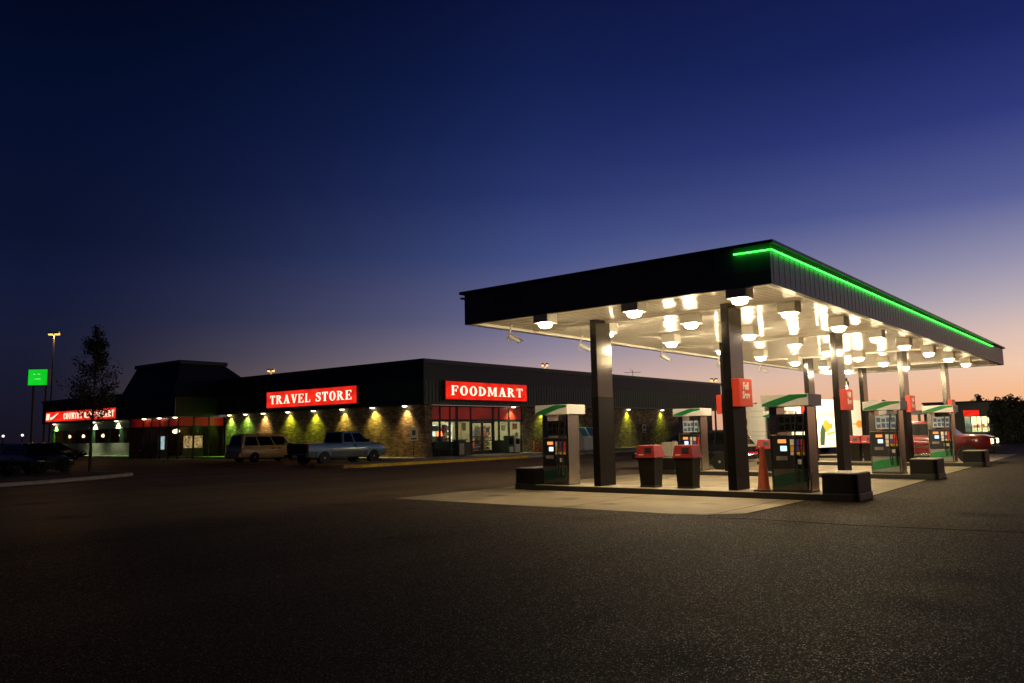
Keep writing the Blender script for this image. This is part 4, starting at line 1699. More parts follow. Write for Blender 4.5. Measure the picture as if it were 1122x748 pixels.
# pendants in the dining room
for i, yy in enumerate((99.4, 95.7, 90.7, 86.5, 82.2, 78.5)):
    t = thing('pendant_lamp', 'warm pendant lamp glowing in the restaurant, %s from the far end' % ORD[i], 'lamp', (40.2 * S, yy * S, SZ), 0, 'pendant lamps in the restaurant')
    q = MB()
    q.cyl((0, 0, 0), (0, 0, -1.2), .01, n=6)
    q.build('cord', M_POLE, t)
    q = MB()
    q.lathe([(.05, -1.2), (.16, -1.32), (.17, -1.42), (.1, -1.5), (.02, -1.52)], n=12)
    q.build('globe', M_WARM, t, smooth=True)
for i, (xx, yy) in enumerate(((36.0, 67.0), (37.6, 70.4))):
    t = thing('pendant_lamp', 'warm pendant lamp in the restaurant entrance, %s the door side' % ('on' if i == 0 else 'away from'), 'lamp', (xx * S, yy * S, tz0), 0, 'pendant lamps in the restaurant entrance')
    q = MB()
    q.cyl((0, 0, 0), (0, 0, -.9), .01, n=6)
    q.build('cord', M_POLE, t)
    q = MB()
    q.lathe([(.05, -.9), (.18, -1.02), (.2, -1.12), (.1, -1.22), (.02, -1.25)], n=12)
    q.build('globe', M_WARM, t, smooth=True)
t = thing('entrance_glow', 'pale glowing cabinet added for the lit door frames inside the restaurant entrance', 'lit panel', (36.6 * S, 70.6 * S, .031), -.5)  # made-up glowing cabinet in place of bluish lit door frames
q = MB()
q.bx(-.4, .4, -.35, .35, 0, 1.85)
vb = q.build('case', M_GREYPAN, t, bevel=.02)
q = MB()
q.bx(-.3, .12, -.365, -.351, .7, 1.75)
q.build('lit_front', emit('glow_front', (.75, .95, 1), .9, var=.5, scale=4), vb)
t = thing('display_case', 'warm lit display case inside the restaurant entrance', 'display case', (37.6 * S, 67.2 * S, .031), -.3)
q = MB()
q.bx(-.7, .7, -.3, .3, 0, .8)
q.build('case', M_GREYPAN, t, bevel=.02)
q = MB()
q.bx(-.66, .66, -.25, .25, .801, 1.75)
q.build('lit_shelves', emit('warm_shelves', (1, .6, .25), .55, var=.9, scale=7), t)
# restaurant sign: mark, swoosh and lettering
s = thing('lit_sign', 'lit red restaurant sign reading COUNTRY RESTAURANT, partly behind the tree', 'sign', U(38.273, 91.8, 4.52), -PI / 2)
wd, hg = 17.5 * S, 1.2 * S
q = MB()
q.bx(-wd / 2, wd / 2, -.26, -.032, -hg / 2, hg / 2)
q.build('sign_box', M_SIGNDK, s)
q = MB()
q.bx(-wd / 2 + .05, wd / 2 - .05, -.275, -.262, -hg / 2 + .05, hg / 2 - .05)
q.build('sign_face', M_SIGNRED, s)
l = lettering('COUNTRY RESTAURANT', 12.2 * S, .66 * S, .02)
l.build('lettering', M_LETTER, s, loc=(2.3 * S, -.276, 0))
q = MB()
q.prism([(-7.6, -.3), (-6.9, -.3), (-6.75, .32), (-7.5, .32)], 1, -.3, -.277)
q.prism([(-6.6, -.3), (-6.0, -.22), (-5.0, .2), (-4.6, .36), (-5.3, .2), (-6.1, -.02), (-6.55, -.02)], 1, -.3, -.277)
q.build('emblem', M_LETTER, s)

# ------------------------------------------------------------------ soffit downlights with real lamps
DL = [('store', 38.66, 41.26, 'warm', 'first from the building corner on the TRAVEL STORE wall'),
      ('store', 38.66, 44.67, 'amber', 'second from the building corner on the TRAVEL STORE wall'),
      ('store', 38.66, 48.1, 'amber', 'third from the building corner, under the end of the TRAVEL STORE sign'),
      ('store', 38.66, 51.6, 'lime', 'fourth from the building corner, under the middle of the TRAVEL STORE sign'),
      ('store', 38.66, 54.95, 'lime', 'fifth from the building corner, under the TRAVEL STORE sign'),
      ('store', 38.66, 58.4, 'warm', 'sixth from the building corner, just past the TRAVEL STORE sign'),
      ('store', 38.66, 61.0, 'green', 'above a green-lit patch of brick behind the minivan roof'),
      ('store', 38.66, 63.5, 'green', 'beside the restaurant tower, over green-lit brick'),
      ('front', 48.6, 39.08, 'pale', 'under the end of the FOODMART sign'),
      ('front', 52.6, 39.08, 'lime', 'on the shop front just past the FOODMART glass'),
      ('front', 57.1, 39.08, 'lime', 'over the lime-lit brick by the white ice chest'),
      ('front', 66.0, 39.08, 'lime', 'over lime-lit brick above the first red-lidded bin'),
      ('front', 72.6, 39.08, 'lime', 'over the farthest lime-lit brick, past the bins'),
      ('tower', 33.95, 69.6, 'none', 'on the tower, nearest the restaurant sign'),
      ('tower', 33.95, 66.9, 'none', 'on the tower, above the entrance middle'),
      ('tower', 33.95, 64.2, 'none', 'at the tower corner'),
      ('store', 38.66, 79.6, 'green', 'over the greenest panel of the restaurant wing'),
      ('store', 38.66, 84.8, 'pale', 'over the pale-lit panel below the restaurant sign'),
      ('store', 38.66, 90.1, 'pale', 'over the panel behind the tree'),
      ('store', 38.66, 100.3, 'green', 'at the far end of the restaurant wing')]
LCOL = {'warm': (1, .66, .22), 'amber': (1, .8, .14), 'lime': (.8, 1, .05), 'green': (.42, 1, .12), 'pale': (.9, 1, .55)}
for kind, x, y, c, where in DL:
    z = SZ if kind != 'tower' else tz0
    x, y = (x + .2, y) if kind == 'store' else ((x, y + .19) if kind == 'front' else (x, y))
    if kind == 'tower':
        x, y = 34.75, y + .9
    t = thing('downlight', 'round soffit downlight ' + where, 'light fixture', (x * S, y * S, z), 0, 'soffit downlights along the building')
    q = MB()
    q.lathe([(.2, 0), (.2, -.04), (.16, -.05)], n=16)
    q.build('ring', M_BLACK, t)
    q = MB()
    q.lathe([(.165, -.051), (.15, -.08), (.09, -.11), (.02, -.12)], n=16)
    q.build('lens', M_DISC, t, smooth=True)
    if c != 'none':
        la = bpy.data.lights.new('downlight_beam', 'SPOT')
        la.energy = 290 if c in ('warm', 'amber') else 250
        if y > 75:
            la.energy *= 2.2
        if kind == 'front':
            la.energy *= .8
        la.color = LCOL[c]
        la.spot_size = math.radians(rnd.uniform(92, 118))
        la.spot_blend = 1.0
        la.energy *= rnd.uniform(1.0, 1.7)
        la.shadow_soft_size = .05
        lo = bpy.data.objects.new('downlight_beam', la)
        COL.objects.link(lo)
        lo.parent = t
        lo.location = (0, 0, -.14)
        sk = rnd.uniform(-.08, .08)
        d = Vector((.2, sk, -1)) if kind == 'store' else Vector((sk, .2, -1))
        lo.rotation_euler = d.to_track_quat('-Z', 'Y').to_euler()

# ------------------------------------------------------------------ things along the shop front
zw = .146
t = thing('newspaper_box', 'white newspaper box with dark window by the shop glass', 'newspaper box', U(48.1, 38.75, 0), 0, 'newspaper boxes by the store')
t.location.z = zw
q = MB()
q.bx(-.26, .26, -.2, .2, .08, 1.05)
bo = q.build('box', M_PAPER, t, bevel=.015)
q = MB()
q.bx(-.19, .19, -.215, -.201, .62, .97)
q.build('window', M_CARGL, bo)
q = MB()
q.bx(-.08, .08, -.08, .08, 1.051, 1.25)
q.build('coin_head', M_PAPER, t, bevel=.01)
q = MB()
q.bx(-.24, .24, -.18, .18, 0, .079)
q.build('foot', M_POLE, t)
t = thing('newspaper_box', 'dark green newspaper box with pale lower panel by the shop glass', 'newspaper box', U(47.35, 38.8, 0), 0, 'newspaper boxes by the store')
t.location.z = zw
q = MB()
q.bx(-.29, .29, -.22, .22, .02, 1.2)
bo = q.build('box', M_BOXGRN, t, bevel=.03)
q = MB()
q.bx(-.2, .2, -.235, -.221, .1, .45)
q.build('lower_panel', M_PAPER, bo)
q = MB()
q.bx(-.22, .22, -.235, -.221, .6, 1.05)
q.build('window', M_CARGL, bo)
t = thing('outdoor_bench', 'dark slatted bench under the first shop window', 'bench', U(40.4, 38.85, 0))
t.location.z = zw
q = MB()
for i in range(4):
    q.bx(-.75, .75, -.2 + i * .11, -.11 + i * .11, .42, .46)
q.build('seat', M_BOXGRN, t)
q = MB()
for i in range(3):
    q.bx(-.75, .75, .24, .27, .55 + i * .14, .65 + i * .14)
q.build('backrest', M_BOXGRN, t)
for sx in (-.68, .68):
    q = MB()
    q.bx(sx - .03, sx + .03, -.18, -.12, 0, .419)
    q.bx(sx - .03, sx + .03, .2, .239, 0, .95)
    q.build('leg', M_POLE, t)
t = thing('waste_box', 'dark waste box with pale front panel beside the shop door', 'waste bin', U(41.75, 38.75, 0))
t.location.z = zw
q = MB()
q.bx(-.35, .35, -.28, .28, 0, .98)
bo = q.build('box', M_BOXGRN, t, bevel=.02)
q = MB()
q.bx(-.28, .15, -.295, -.281, .1, .78)
q.build('front_panel', M_CABIN, bo)
q = MB()
q.bx(-.4, .4, -.33, .33, .985, 1.04)
q.build('lid', M_BOXGRN, t, bevel=.01)
t = thing('ice_chest', 'white ice chest with two slanted blue doors against the brick wall', 'ice chest', U(58.1, 38.65, 0))
t.location.z = zw
q = MB()
q.prism([(-.55, 0), (.4, 0), (.4, 1.72), (.0, 1.72), (-.42, 1.0), (-.55, .95)], 0, -1.5, 1.5)
q.build('case', M_ICEW, t, bevel=.02)
n_ = Vector((0, -.72, .42)).normalized()
for sx in (-1.05, -.05, .95):
    q = MB()
    a, b_ = Vector((0, -.40, 1.06)), Vector((0, -.03, 1.68))
    vs = []
    for off_ in (.004, .02):
        for p_ in (a, b_):
            pass
    o_ = n_ * .006
    o2 = n_ * .022
    q.hexa([(sx - .4, a.y + o_.y, a.z + o_.z), (sx + .4, a.y + o_.y, a.z + o_.z), (sx + .4, a.y + o2.y, a.z + o2.z), (sx - .4, a.y + o2.y, a.z + o2.z),
            (sx - .4, b_.y + o_.y, b_.z + o_.z), (sx + .4, b_.y + o_.y, b_.z + o_.z), (sx + .4, b_.y + o2.y, b_.z + o2.z), (sx - .4, b_.y + o2.y, b_.z + o2.z)])
    q.build('door', M_ICEB, t)
for xx, yy, lab in ((50.7, 38.9, 'small orange cone at the brick wall, nearer the shop glass'), (51.45, 38.9, 'small orange cone at the brick wall, away from the shop glass')):
    p = U(xx, yy)
    p.z = zw
    cone(p, lab, .85, 1.15, 'cones by the store wall')


def post_sign(loc, lab, h, pz, pw, ph, rz):
    t = thing('parking_sign', lab, 'sign', loc, rz)
    q = MB()
    q.cyl((0, 0, 0), (0, 0, h), .03, n=8)
    q.build('post', M_POLE, t)
    q = MB()
    q.bx(-pw / 2, pw / 2, -.045, -.032, pz, pz + ph)
    po = q.build('plate', M_SIGNPL, t)
    q = MB()
    q.bx(-pw * .22, pw * .22, -.05, -.046, pz + ph * .45, pz + ph * .85)
    q.bx(-pw * .35, pw * .35, -.05, -.046, pz + ph * .1, pz + ph * .22)
    q.build('printed_mark', M_BLACK, po)
    return t


p = U(35.15, 36.5)
p.z = zw
post_sign(p, 'small white parking sign on a thin post at the brick corner', 1.75, 1.05, .46, .68, -.6)
p = U(67.2, 38.4)
p.z = zw
post_sign(p, 'small white parking sign on a post behind the first red-lidded bin', 1.95, 1.2, .4, .7, -.3)

# ------------------------------------------------------------------ roof antenna
t = thing('roof_antenna', 'thin television aerial on the store roof', 'aerial', U(69.77, 40.9, 6.862) - Vector((0, 0, .2)))
q = MB()
q.cyl((0, 0, 0), (0, 0, 1.0), .025, n=6)
q.build('mast', M_POLE, t)
q = MB()
dirv = Vector((1.0, -1.2, 0)).normalized()
q.cyl(dirv * -.75 + Vector((0, 0, .8)), dirv * .75 + Vector((0, 0, .8)), .02, n=6)
for i in range(5):
    c_ = dirv * (-.6 + i * .3) + Vector((0, 0, .8))
    q.cyl(c_ - Vector((.1, .1, .0)), c_ + Vector((.1, .1, 0)), .012, n=5)
q.cyl(Vector((0, 0, .8)), dirv * -.25 + Vector((0, 0, 1.15)), .015, n=5)
q.build('boom', M_POLE, t)


# ------------------------------------------------------------------ lamp posts
def lamp_post(loc, h, heads, lab, m, rz, energy=0, headw=.55):
    t = thing('lamp_post', lab, 'street lamp', loc, rz)
    q = MB()
    q.cyl((0, 0, 0), (0, 0, h), .13, .08, 10)
    q.build('pole', M_POLE, t, smooth=True)
    for s_ in heads:
        q = MB()
        q.cyl((0, 0, h - .1), (s_ * .3, 0, h), .04, n=6)
        q.bx(*sorted((s_ * .12, s_ * (.12 + headw))), -.22, .22, h - .02, h + .16)
        ho = q.build('lamp_head', M_POLE, t)
        q = MB()
        q.bx(*sorted((s_ * .15, s_ * (.09 + headw))), -.2, .2, h - .2, h - .021)
        q.build('lamp_glass', m, ho)
        if energy:
            la = bpy.data.lights.new('lamp_glow', 'POINT')
            la.energy = energy
            la.color = (1, .5, .16)
            la.shadow_soft_size = .2
            lo = bpy.data.objects.new('lamp_glow', la)
            COL.objects.link(lo)
            lo.parent = t
            lo.location = (s_ * .75, 0, h - .3)
    return t


lamp_post(U(49.2, 128.6, 0), 17.9 * S, (-1, 1), 'tall twin-headed orange lamp post beside the green road sign', M_SODIUM, -.9, 1500, .6)
lamp_post(U(64.33, 94.93, 0), 10.95 * S, (-1, 1), 'orange twin lamp just clearing the roof above TRAVEL STORE', M_SODFAR, -.9, 300, .3)
lamp_post(U(88.07, 65.48, 0), 11.0 * S, (-1, 1), 'orange twin lamp clearing the store roof past the FOODMART sign', M_SODFAR, -.9, 300, .3)
lamp_post(U(102.92, 47.56, 0), 8.5 * S, (-1, 1), 'orange twin lamp at the far roof end of the store', M_SODFAR, -.9, 300, .3)
lp_ = lamp_post(U(46.9, 13.63, 0), 4.24 * S, (-1,), 'single warm lamp brought forward to light the truck, half hidden by the second front column', M_SODFAR, -.7, 0, .35)
la = bpy.data.lights.new('added_flood', 'SPOT')  # added spot to brighten the truck; its post is moved in front
la.energy = 9000
la.color = (1, .8, .52)
la.spot_size = math.radians(100)
la.spot_blend = 1.0
la.shadow_soft_size = .15
lo = bpy.data.objects.new('added_flood', la)
COL.objects.link(lo)
lo.parent = lp_
lo.location = (-.75, -.25, 4.24 * S - .3)
lo.rotation_euler = (Matrix.Rotation(.7, 3, 'Z') @ Vector((9.0, 2.4, -.6))).to_track_quat('-Z', 'Y').to_euler()

# tall green road sign
gs = thing('road_sign', 'square green lit road sign on two tall dark posts', 'sign', U(60.0, 163.2, 0), -.9)
q = MB()
wS = 3.3
q.bx(-wS / 2 * 1.0, wS / 2, -.1, 1.0, 12.2 * S, 15.35 * S)
so_ = q.build('sign_box', M_BLACK, gs)
q = MB()
q.bx(-wS / 2 + .06, wS / 2 - .06, -.13, -.101, 12.3 * S, 15.25 * S)
q.build('sign_face', M_GSIGN, so_)
q = MB()
for zz, a, b_ in ((14.3, -.75, -.35), (14.3, -.1, .4), (13.4, -.5, .5)):
    q.bx(a, b_, -.15, -.131, zz * S, zz * S + .1)
q.build('pale_marking', M_GSIGNL, so_)
for xx in (-wS * .24, wS * .4):
    q = MB()
    q.cyl((xx, .2, 0), (xx, .2, 12.2 * S - .002), .18, n=8)
    q.build('post', M_POLE, gs)


# ------------------------------------------------------------------ trees and shrubs
def leaf_blob(mb, c, r, n, size, squash=1.0, mi=0):
    for _ in range(n):
        while True:
            d = Vector((rnd.uniform(-1, 1), rnd.uniform(-1, 1), rnd.uniform(-1, 1)))
            if .15 < d.length < 1:
                break
        p_ = Vector(c) + Vector((d.x * r, d.y * r, d.z * r * squash))
        a = Vector((rnd.gauss(0, 1), rnd.gauss(0, 1), rnd.gauss(0, 1))).normalized()
        b_ = a.cross(Vector((rnd.gauss(0, 1), rnd.gauss(0, 1), rnd.gauss(0, 1)))).normalized()
        s_ = size * rnd.uniform(.6, 1.3)
        a, b_ = a * s_, b_ * s_ * .55
        mb.add([p_ - a, p_ + b_ - a * .1, p_ + a, p_ - b_ - a * .1], [(0, 1, 2, 3)], mi)


tree = thing('slender_tree', 'slender half-bare young tree on the kerbed parking island', 'tree', U(18.15, 42.3, .14))
H = 7.55 * S
tk = MB()
tp = [(0, 0, 0), (.02, .03, .8), (.0, .05, 1.8), (.06, .0, 3.0), (.05, -.06, 4.4), (.1, -.02, 5.6), (.12, 0, H - .15)]
tk.tube(tp, [.085, .07, .06, .05, .035, .022, .008], 8)
tips = []
for i in range(40):
    z = 1.7 + (H - 2.5) * rnd.random() ** 1.25
    base = Vector((.04, 0, z))
    az = i * 2.4 + rnd.uniform(-.4, .4)
    L = (1.6 - 1.3 * (z - 1.7) / (H - 2.3)) * rnd.uniform(.6, 1.1)
    up = rnd.uniform(.9, 1.5)
    p1 = base + Vector((math.cos(az), math.sin(az), up * .7)) * L * .5
    p2 = p1 + Vector((math.cos(az + .2), math.sin(az + .2), up * 1.2)) * L * .42
    tk.tube([base, p1, p2], [.022, .013, .005], 5)
    tips += [(p1, L), (p2, L), ((p1 + p2) / 2, L)]
    for j in range(3):
        a2 = az + rnd.uniform(-1.2, 1.2)
        q0 = base.lerp(p1, rnd.uniform(.4, 1))
        q1 = q0 + Vector((math.cos(a2), math.sin(a2), rnd.uniform(.3, 1.2))) * L * .35
        tk.tube([q0, q1], [.009, .004], 4)
        tips.append((q1, L))
tk.build('trunk', M_BARK, tree, smooth=True)
cr = MB()
for p_, L in tips:
    if rnd.random() < .86:
        leaf_blob(cr, p_, .2 + .14 * L, int(rnd.uniform(9, 28)), .066)
for i in range(24):
    leaf_blob(cr, (.1 + rnd.uniform(-.1, .1), rnd.uniform(-.1, .1), H - .1 - i * .05), .12 + i * .012, 10, .06)
cr.build('crown', M_LEAF, tree)


def shrub(loc, r, h, lab):
    t = thing('shrub', lab, 'shrub', loc, 0, 'shrubs on the parking island')
    q = MB()
    for i in range(6):
        a = i * 1.05
        q.tube([(0, 0, 0), (math.cos(a) * r * .4, math.sin(a) * r * .4, h * .5), (math.cos(a) * r * .7, math.sin(a) * r * .7, h * .85)], [.02, .012, .004], 5)
    q.build('stem', M_BARK, t)
    q = MB()
    for i in range(14):
        a = rnd.uniform(0, 6.28)
        rr = rnd.uniform(0, r * .75)
        leaf_blob(q, (math.cos(a) * rr, math.sin(a) * rr, h * rnd.uniform(.3, .8)), r * .36, 60, .05)
    q.build('foliage', M_LEAFDK, t)


isl = MB()
ip = [(18.55, 38.55), (18.75, 39.2), (18.7, 40.5), (18.4, 43.6), (17.2, 44.3), (12.2, 41.9), (3, 37.4), (3, 31.0), (11.6, 34.75), (14.2, 35.75), (17.0, 37.3)]
isl.prism([(x * S, y * S) for x, y in ip], 2, 0.002, .14)
struct(isl.build('parking_island', M_KERB, bevel=.03))
cx_, cy_ = sum(p[0] for p in ip) / len(ip), sum(p[1] for p in ip) / len(ip)
so_ = MB()
so_.prism([((cx_ + (x - cx_) * .93) * S, (cy_ + (y - cy_) * .93) * S) for x, y in ip], 2, .1, .15)
struct(so_.build('island_soil', M_SOIL))
for (x, y, r, h, lab) in ((17.05, 42.6, .62, .62, 'dark low shrub at the foot of the slender tree'), (15.6, 41.9, .5, .5, 'dark low shrub in front of the black estate car door'),
                          (14.2, 41.2, .55, .42, 'low shrub farthest from the slender tree')):
    shrub(U(x, y, .145 / S), r, h, lab)


def far_tree(loc, r, h, lab):
    t = thing('distant_tree', lab, 'tree', loc, 0, 'dark trees on the horizon')
    q = MB()
    q.tube([(0, 0, 0), (.1, 0, h * .4), (0, .1, h * .8)], [.22, .16, .05], 7)
    for i in range(7):
        a = i * .9
        q.tube([(0, 0, h * .35 + i * .05 * h), (math.cos(a) * r * .6, math.sin(a) * r * .6, h * .6 + i * .03 * h)], [.08, .02], 5)
    q.build('trunk', M_BARK, t)
    q = MB()
    for i in range(26):
        a = rnd.uniform(0, 6.28)
        rr = r * math.sqrt(rnd.random()) * .85
        zz = h * (.34 + .58 * rnd.random() * (1 - .35 * (rr / r) ** 2))
        leaf_blob(q, (math.cos(a) * rr, math.sin(a) * rr, zz), r * .27, 60, .16)
    q.build('crown', M_LEAFDK, t)


def FP(u, v, fwd):
    """Ground point seen at photo column u at forward distance fwd (survey units)."""
    d = Fw + Rt * ((u - 561) / 872.8) - Up * ((v - 374) / 872.8)
    p_ = Vector((0, 0, CAMZ)) + d * (fwd * S)
    return p_


for i, (u_, v_, fw, r, lab) in enumerate(((1074, 428.5, 125, 1.7, 'round dark tree rising behind the far shop'), (1103, 427.5, 122, 2.0, 'wide dark tree on the horizon past the far shop'),
                                       (1121, 429.5, 118, 1.9, 'dark tree at the very edge of the view past the far shop'), (1134, 432, 118, 1.7, 'dark tree just beyond the frame edge, past the far shop'),
                                       (958, 434.5, 130, 1.0, 'small dark tree crown above the white truck cab'), (970, 434, 128, 1.1, 'dark tree crown over the grey pump valance'),
                                       (825, 438.5, 140, 1.3, 'small dark tree top above the grey trailer'))):
    p_ = FP(u_, v_, fw)
    far_tree((p_.x, p_.y, 0), r, p_.z, lab)

for i, (u0, fw, hh, lab) in enumerate(((1108, 79, 3.3, 'dark dense hedge beside the distant shop'), (1124, 77, 3.0, 'dark dense hedge at the edge of the view, past the distant shop'), (1146, 76, 3.2, 'dark dense hedge just past the frame edge'))):
    p_ = FP(u0, 480, fw)
    t = thing('hedge', lab, 'hedge', (p_.x, p_.y, 0), 0, 'hedges beside the distant shop')
    q = MB()
    for a in range(5):
        q.tube([(a * .2 - .4, 0, 0), (a * .5 - 1, .1, hh * .7)], [.05, .015], 5)
    q.build('stem', M_BARK, t)
    q = MB()
    for _ in range(60):
        leaf_blob(q, (rnd.uniform(-1.1, 1.1), rnd.uniform(-1.2, 1.2), rnd.uniform(.1, hh)), .5, 70, .14)
    q.build('foliage', M_LEAFDK, t)

# ------------------------------------------------------------------ far shop on the right, far canopy, low building on the left
fs = thing('distant_shop', 'dark distant shop with one bright window under a red lit sign band', 'building')
X0 = 95 * S
q = MB()
q.bx(X0 + .01, X0 + 9, 12.75 * S, 13.86 * S, 0, 3.52)
q.bx(X0 + .01, X0 + 9, 16.05 * S, 19.9 * S, 0, 3.52)
q.bx(X0 + .01, X0 + .25, 13.86 * S, 16.05 * S, 0, .9 * S)
q.bx(X0 + .01, X0 + .25, 13.86 * S, 16.05 * S, 2.5 * S, 3.52)
q.bx(X0 + 3.5, X0 + 9, 13.861 * S, 16.049 * S, 0, 3.52)
q.build('wall', M_DROOF, fs)
q = MB()
q.bx(X0 - .15, X0 + 9.2, 12.65 * S, 20 * S, 3.521, 3.68)
q.build('roof', M_ROOFTOP, fs)
q = MB()
q.bx(X0 + .08, X0 + .09, 13.87 * S, 16.04 * S, .901 * S, 2.499 * S)
wi = q.build('window', M_GLASS, fs)
q = MB()
for yy in (14.0, 14.55, 14.95, 15.5):
    q.bx(X0 + .05, X0 + .14, yy * S - .03, yy * S + .03, .9 * S, 2.5 * S)
q.build('frame', M_FRAME, wi)
q = MB()
q.bx(X0 + 3.2, X0 + 3.49, 13.87 * S, 16.04 * S, .3, 3.2)
q.build('interior', M_INWALL, fs)
for yy in (14.3, 15.6):
    q = MB()
    q.bx(X0 + .6, X0 + 2.8, yy * S - .35, yy * S + .35, 2.6, 2.68)
    q.build('ceiling_light', M_TUBE2, fs)
gd = MB()
for zz in (.5, 1.2):
    y = 13.95 * S
    while y < 15.95 * S:
        ww = rnd.uniform(.06, .2)
        gd.bx(X0 + 1.6, X0 + 1.9, y, y + ww - .01, zz, zz + rnd.uniform(.15, .4), rnd.randrange(7))
        y += ww
o = gd.build('packets', GM, fs)
struct(o, 'stuff')
t = thing('lit_sign', 'plain red lit sign band above the bright window of the distant shop', 'sign', (X0, 15.35 * S, 2.86 * S))
q = MB()
q.bx(-.16, -.002, -.66, .68, -.3, .3)
q.build('sign_box', M_SIGNDK, t)
q = MB()
q.bx(-.18, -.161, -.64, .66, -.27, .27)
q.build('sign_face', M_SIGNRED, t)

dc = thing('distant_canopy', 'small distant white canopy on slim posts beyond the red vehicle', 'canopy', (FP(991, 451, 82).x, FP(991, 451, 82).y, 0), -.7)
q = MB()
q.bx(-1.6, 1.6, -1.5, 1.5, 2.5, 2.86)
q.build('canopy_roof', M_WHITE, dc, bevel=.02)
for xx, yy in ((-1.1, -.5), (1.1, -.5)):
    q = MB()
    q.cyl((xx, yy, 0), (xx, yy, 2.499), .12, n=8)
    q.build('post', M_CABIN, dc)
la = bpy.data.lights.new('canopy_glow', 'POINT')
la.energy = 60
la.color = (1, .85, .6)
lo = bpy.data.objects.new('canopy_glow', la)
COL.objects.link(lo)
lo.parent = dc
lo.location = (-2.2, -2.4, 2.0)

M_PALEGLOBE = emit('pale_globe', (1, .85, .95), 1.6)
lb = thing('low_building', 'low dark gabled building at the far edge behind the parked cars', 'building', U(31, 108, 0), .1)
q = MB()
q.bx(-12, 3, 0, 8, 0, 2.9)
q.build('wall', M_DROOF, lb)
q = MB()
q.prism([(-12.3, 2.901), (3.3, 2.901), (1.5, 4.6), (-10, 4.6)], 1, -.3, 8.3)
q.build('roof', M_ROOFTOP, lb)
for i, (u_, v_, lab) in enumerate(((3.5, 477.5, 'small pale globe lamp on a short post at the very edge of the view'), (24.5, 476.5, 'small pale globe lamp on a short post behind the black estate car'))):
    p_ = FP(u_, v_, 84)
    t = thing('globe_lamp', lab, 'lamp', (p_.x, p_.y, 0), 0, 'globe lamps behind the parked cars')
    q = MB()
    q.cyl((0, 0, 0), (0, 0, p_.z - .13), .05, n=8)
    q.build('post', M_POLE, t)
    q = MB()
    q.lathe([(.04, p_.z - .129), (.1, p_.z - .09), (.12, p_.z), (.09, p_.z + .07), (.03, p_.z + .1)], n=12)
    q.build('globe', M_PALEGLOBE, t, smooth=True)


# ------------------------------------------------------------------ vehicles (local +X is forward)
def wheel_parts(root, x, y, r, wdt, cover=False):
    s_ = 1 if y > 0 else -1
    o = MB()
    o.lathe([(r * .62, -wdt / 2), (r * .93, -wdt / 2), (r, -wdt * .36), (r, wdt * .36), (r * .93, wdt / 2), (r * .62, wdt / 2)], n=26, axis=1)
    wo_ = o.build('wheel', M_TYRE, root, loc=(x, y - s_ * wdt / 2, r), smooth=True, ang=40)
    rm = MB()
    e = s_ * wdt * .5
    rm.lathe([(r * .64, e - s_ * .05), (r * .64, e - s_ * .005), (r * .56, e - s_ * .02), (r * .5, e - s_ * .045), (r * .2, e - s_ * .03), (r * .14, e + s_ * .004), (.01, e + s_ * .006)], n=26, axis=1)
    rm.build('rim', M_RIM, wo_, smooth=True, ang=30)
    sp_ = MB()
    for i in range(8):
        a = i * PI / 4
        c, n_ = Vector((math.cos(a), math.sin(a))), Vector((-math.sin(a), math.cos(a)))
        pts = [c * r * .22 - n_ * .02, c * r * .22 + n_ * .02, c * r * .48 + n_ * .035, c * r * .48 - n_ * .035]
        q0, q1 = sorted((e - s_ * .03, e - s_ * .012))
        sp_.prism([(p[0], p[1]) for p in pts], 1, q0, q1)
    sp_.build('rim_slots', M_UNDER, wo_)


def section(x, zb, zt, w_, crown=.02, nose=1.0):
    h = zt - zb
    half = [(0, zb), (w_ * .82, zb), (w_ * .955, zb + .07 * h), (w_ * .99, zb + .3 * h), (w_, zb + .55 * h), (w_ * .985, zb + .78 * h), (w_ * .95, zb + .93 * h), (w_ * .87, zt), (w_ * .5, zt + crown * .8), (0, zt + crown)]
    pts = [(x, y, z) for y, z in half]
    pts += [(x, -y, z) for y, z in half[1:-1]][::-1]
    return pts


def interp(stn, n=5):
    out = []
    for a, b in zip(stn[:-1], stn[1:]):
        for i in range(n):
            t = i / n
            out.append(tuple(p + (q - p) * t for p, q in zip(a, b)))
    out.append(stn[-1])
    return out


def make_body(root, stn, paint, wheels, wr, w_, name='body', extra=None):
    mb = MB()
    mb.loft([section(*s) for s in stn])
    o = mb.build(name, paint, root, smooth=True)
    cut = []
    for wx in wheels:
        for sy in (-1, 1):
            c = MB()
            c.cyl((wx, sy * (w_ - .27), wr + .01), (wx, sy * (w_ + .2), wr + .01), wr + .065, n=28)
            cut.append(c.build('cutter', M_UNDER))
    if extra:
        cut += extra
    bool_cut(o, cut)
    return o


def cabin(root, paint, base, roof, bev=.07):
    """base=(xr,xf,w,z), roof=(xr,xf,w,z)."""
    xr, xf, wb, zb = base
    tr_, tf, wt, zt = roof
    mb = MB()
    mb.hexa([(xr, -wb, zb), (xf, -wb, zb), (xf, wb, zb), (xr, wb, zb), (tr_, -wt, zt), (tf, -wt, zt), (tf, wt, zt), (tr_, wt, zt)])
    return mb.build('cabin', paint, root, bevel=bev, seg=4)


